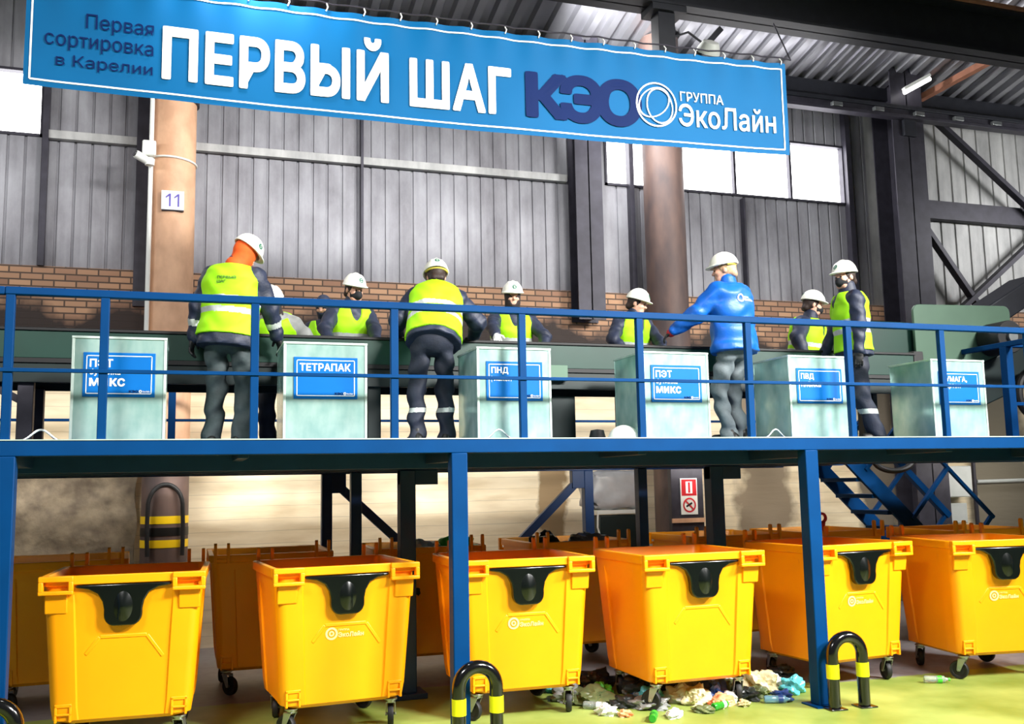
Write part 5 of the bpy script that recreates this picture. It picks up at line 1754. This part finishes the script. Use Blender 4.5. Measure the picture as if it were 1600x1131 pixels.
        for dv in (emblem_dir or [(0, 1), (0, -1)]):
            bv = BVHTree.FromPolygons([tuple(p) for p in V], [tuple(f) for f in Fc])
            e = MB(); o3 = hx * dv[1] - hy * dv[0]; dirv = hx * dv[0] + hy * dv[1]
            def fn(a, b):
                st0 = hp(0, -.006, up0 + .06) + o3 * a + hz * b + dirv * .4
                r_ = bv.ray_cast(Vector(st0), Vector(-dirv), 1.0)
                return (np.array(r_[0]) + dirv * .003) if r_[0] is not None else st0 - dirv * .28
            v, f = ring2d(0, 0, .018, .010, 16); e.add([fn(*p) for p in v], f)
            e.add([fn(*p) for p in ((-.012, -.004), (.012, -.004), (.012, .004), (-.012, .004))], [(0, 1, 2, 3)])
            e.build('emblem', M['emblem'], ho, smooth=False)
        if strap:
            pts = [hp(.1 * math.sin(t_), -.012 - .108 * math.cos(t_) * .95, .035) for t_ in np.linspace(-1.3, 1.3, 18)]
            MB().tube(pts, .011, 8).build('goggle_strap', M['strap'], root)
    # ---- prints on the back
    if vprint or back_logo:
        V, Fc = vmesh if vprint else (None, None)
        if back_logo:
            me = jk.data; V = np.array([v.co[:] for v in me.vertices]); Fc = np.array([p.vertices[:] for p in me.polygons])
        bv = BVHTree.FromPolygons([tuple(p) for p in V], [tuple(f) for f in Fc])
        def fn(a, b):
            st0 = Hc + u * b * L + right * a - fwd * .6
            r_ = bv.ray_cast(Vector(st0), Vector(fwd), 1.2)
            return (np.array(r_[0]) - fwd * .007) if r_[0] is not None else st0 + fwd * .45
        e = MB()
        if vprint:
            for a, x0, x1, z0, z1 in vprint: text_on(e, a, x0, x1, z0, z1, fn, .03)
            e.build('lettering', M['print_dark'], vest_o, smooth=False)
        else:
            v, f = ring2d(0, 0, .034, .015, 24); e.add([fn(p[0] - .095, .70 + p[1] / L) for p in v], f)
            text_on(e, 'ГРУППА', -.048, .01, .705, .735, fn, .02); text_on(e, 'ЭкоЛайн', -.048, .075, .655, .70, fn, .03)
            e.build('lettering', M['white_print'], jk, smooth=False)
    return root


def _plane(f, p, n):
    n = unit(n); p = np.asarray(p, float)
    return ((f.ax[0] - p[0])[:, None, None] * n[0] + (f.ax[1] - p[1])[None, :, None] * n[1] + (f.ax[2] - p[2])[None, None, :] * n[2]).astype(np.float32)


M['print_dark'] = mat('dark_green_print', rgb(70, 110, 50), .7, var=.05)

import time as _t
_t0 = _t.time()
# front side of the conveyor
person('worker seen from behind in lime vest and orange balaclava, head bowed to the right', (.90, .84), -22, H=1.80, bulk=.03, baggy=.008, lean=(5, 4), head=(-38, 34, 10), hood='orange_cloth', trousers='dark_trouser',
       hl=(.60, .98, 3.12), hr=(1.36, 1.02, 3.16), pole_l=(-.8, -.6, 0), pole_r=(.8, -.6, 0), fl=(-.12, 0), fr=(.11, .03), sleeve_band=True, long_jacket=.07,
       vprint=[('ПЕРВЫЙ', -.07, .09, .72, .77), ('ШАГ', -.07, .01, .655, .70)], collar=.0, seed=1, emblem_dir=[(1, .3)])
person('worker seen from behind in lime vest bending far over the conveyor', (2.66, .74), -6, H=1.80, bulk=.03, baggy=.012, lean=(33, 9), twist=-8, head=(0, 18, 0), hair='hair_dark', trousers='navy_trouser', hipoff=(-.02, -.03),
       hl=(2.42, 1.22, 3.36), hr=(3.14, 1.20, 3.35), pole_l=(-.6, -.3, -.8), pole_r=(.7, -.3, -.6), fl=(-.17, 0), fr=(.09, .02), bands_leg=True, seed=2, strap=True, collar=.0)
person('person in royal blue jacket and grey trousers, left arm stretched out over the conveyor', (5.70, .80), 24, H=1.86, bulk=.045, baggy=.014, lean=(4, 1), head=(34, 8, 0), vest=False, jacket='royal', trousers='grey_trouser', hair='hair_fair',
       hl=(5.16, 1.02, 3.45), hr=(5.98, 1.12, 3.22), pole_l=(-.5, -.6, -.6), pole_r=(.8, -.6, 0), fl=(-.10, .02), fr=(.11, .03), back_logo=True, strap=True, cuff='red_cloth', seed=4, emblem_dir=[(.3, -1)], collar=.02, curl=.5)
person('worker in lime vest and black mask facing left between two galvanised boxes', (7.10, .80), 72, H=1.84, lean=(2, 0), head=(28, 6, 0), mask='black_cloth', jacket='navy', trousers='navy_trouser', hair='hair_dark',
       hl=(6.98, .56, 3.14), hr=(6.98, 1.2, 3.2), pole_l=(-1, -.5, 0), pole_r=(.3, -1, 0), fl=(-.08, -.16), fr=(.10, .06), bands_leg=True, seed=5, collar=.03)
# far side of the conveyor
person('worker stooping behind the conveyor, mostly hidden by the man in the orange balaclava', (1.46, 2.32), 165, H=1.66, lean=(34, 0), head=(-8, 30, 0), balaclava='dark_cloth', jacket='grey_work', hl=(1.62, 1.9, 3.34), hr=(1.25, 1.9, 3.34), gloves='glove_white', seed=6)
person('worker in black mask and lime vest behind the conveyor above the box ТЕТРАПАК', (2.14, 2.30), 192, H=1.76, lean=(8, 0), head=(10, 14, 0), mask='black_cloth', hair='hair_dark', hl=(2.34, 1.85, 3.33), hr=(1.9, 1.85, 3.33), pole_l=(-1, -.3, 0), pole_r=(1, -.3, 0), seed=7)
person('worker in dark hood standing furthest back, half hidden behind the masked worker', (2.02, 2.92), 150, H=1.70, lean=(8, 0), head=(0, 25, 0), hood='navy', helmet=False, hl=(2.2, 2.6, 3.3), hr=(1.85, 2.6, 3.3), seed=8)
person('worker in dark balaclava and lime vest facing the viewer behind the conveyor', (3.88, 2.30), 176, H=1.76, lean=(7, 0), head=(-4, 10, 0), balaclava='dark_cloth', hl=(4.1, 1.9, 3.34), hr=(3.50, 1.62, 3.37), pole_l=(-1, -.3, 0), pole_r=(1, -.2, .2), gloves='glove_white', seed=9)
person('dark-haired worker in lime vest behind the conveyor, face turned to the right', (5.28, 2.30), 190, H=1.75, lean=(8, 0), head=(42, 18, 0), hair='hair_dark', hl=(5.5, 1.9, 3.33), hr=(5.06, 1.9, 3.33), pole_l=(-1, -.3, 0), pole_r=(1, -.3, 0), seed=10)
person('worker in black mask in profile to the right, beside the tall masked worker', (7.56, 2.32), 214, H=1.84, bulk=.035, lean=(10, 0), head=(36, 12, 0), mask='black_cloth', hair='hair_dark', hl=(7.85, 1.9, 3.33), hr=(7.3, 1.9, 3.33), pole_l=(-1, -.3, 0), pole_r=(1, -.3, 0), seed=12)
print('people', round(_t.time() - _t0, 1))

# things about the workers
o = crumple_box((1.36, .98, 2.78), (1.52, 1.1, 3.12), .02, 8, 5).build('plastic_film', M['film'], angle=60)
tag(o, 'grey plastic film hanging from the gloved hand right of the orange balaclava worker', 'film')
def lone_helmet(x, y, z):
    h0 = Field(np.array([-.17, -.2, -.03]), np.array([.17, .2, .16]), .006)
    h0.ell((0, 0, 0), (.125, .145, .135), None, 0, post=lambda d, q: np.maximum(d, -q[..., 2]))
    h0.ell((0, .02, .006), (.14, .168, .010), None, .012)
    h0.ell((0, 0, 0), (.022, .14, .14), None, .012, post=lambda d, q: np.maximum(d, -q[..., 2]))
    V, Fc = h0.mesh(1); o = np_mesh('hard_hat', V, Fc, M['helmet'], None)
    o.location = (x, y, z); o.rotation_euler = (0, 0, 1.2)
    return o
tag(lone_helmet(4.30, .42, DZ + .005), 'white hard hat lying on the deck left of a galvanised box', 'hard hat')
tag(MB().lathe([(0, 0), (.07, 0), (.075, .05), (.06, .11), (0, .12)], (4.13, .62, DZ), 18).build('dark_cap', M['black_rubber']), 'small dark round cap on the deck beside the white hard hat', 'cap')

for o in bpy.data.objects:
    if '_abs' in o: del o['_abs']
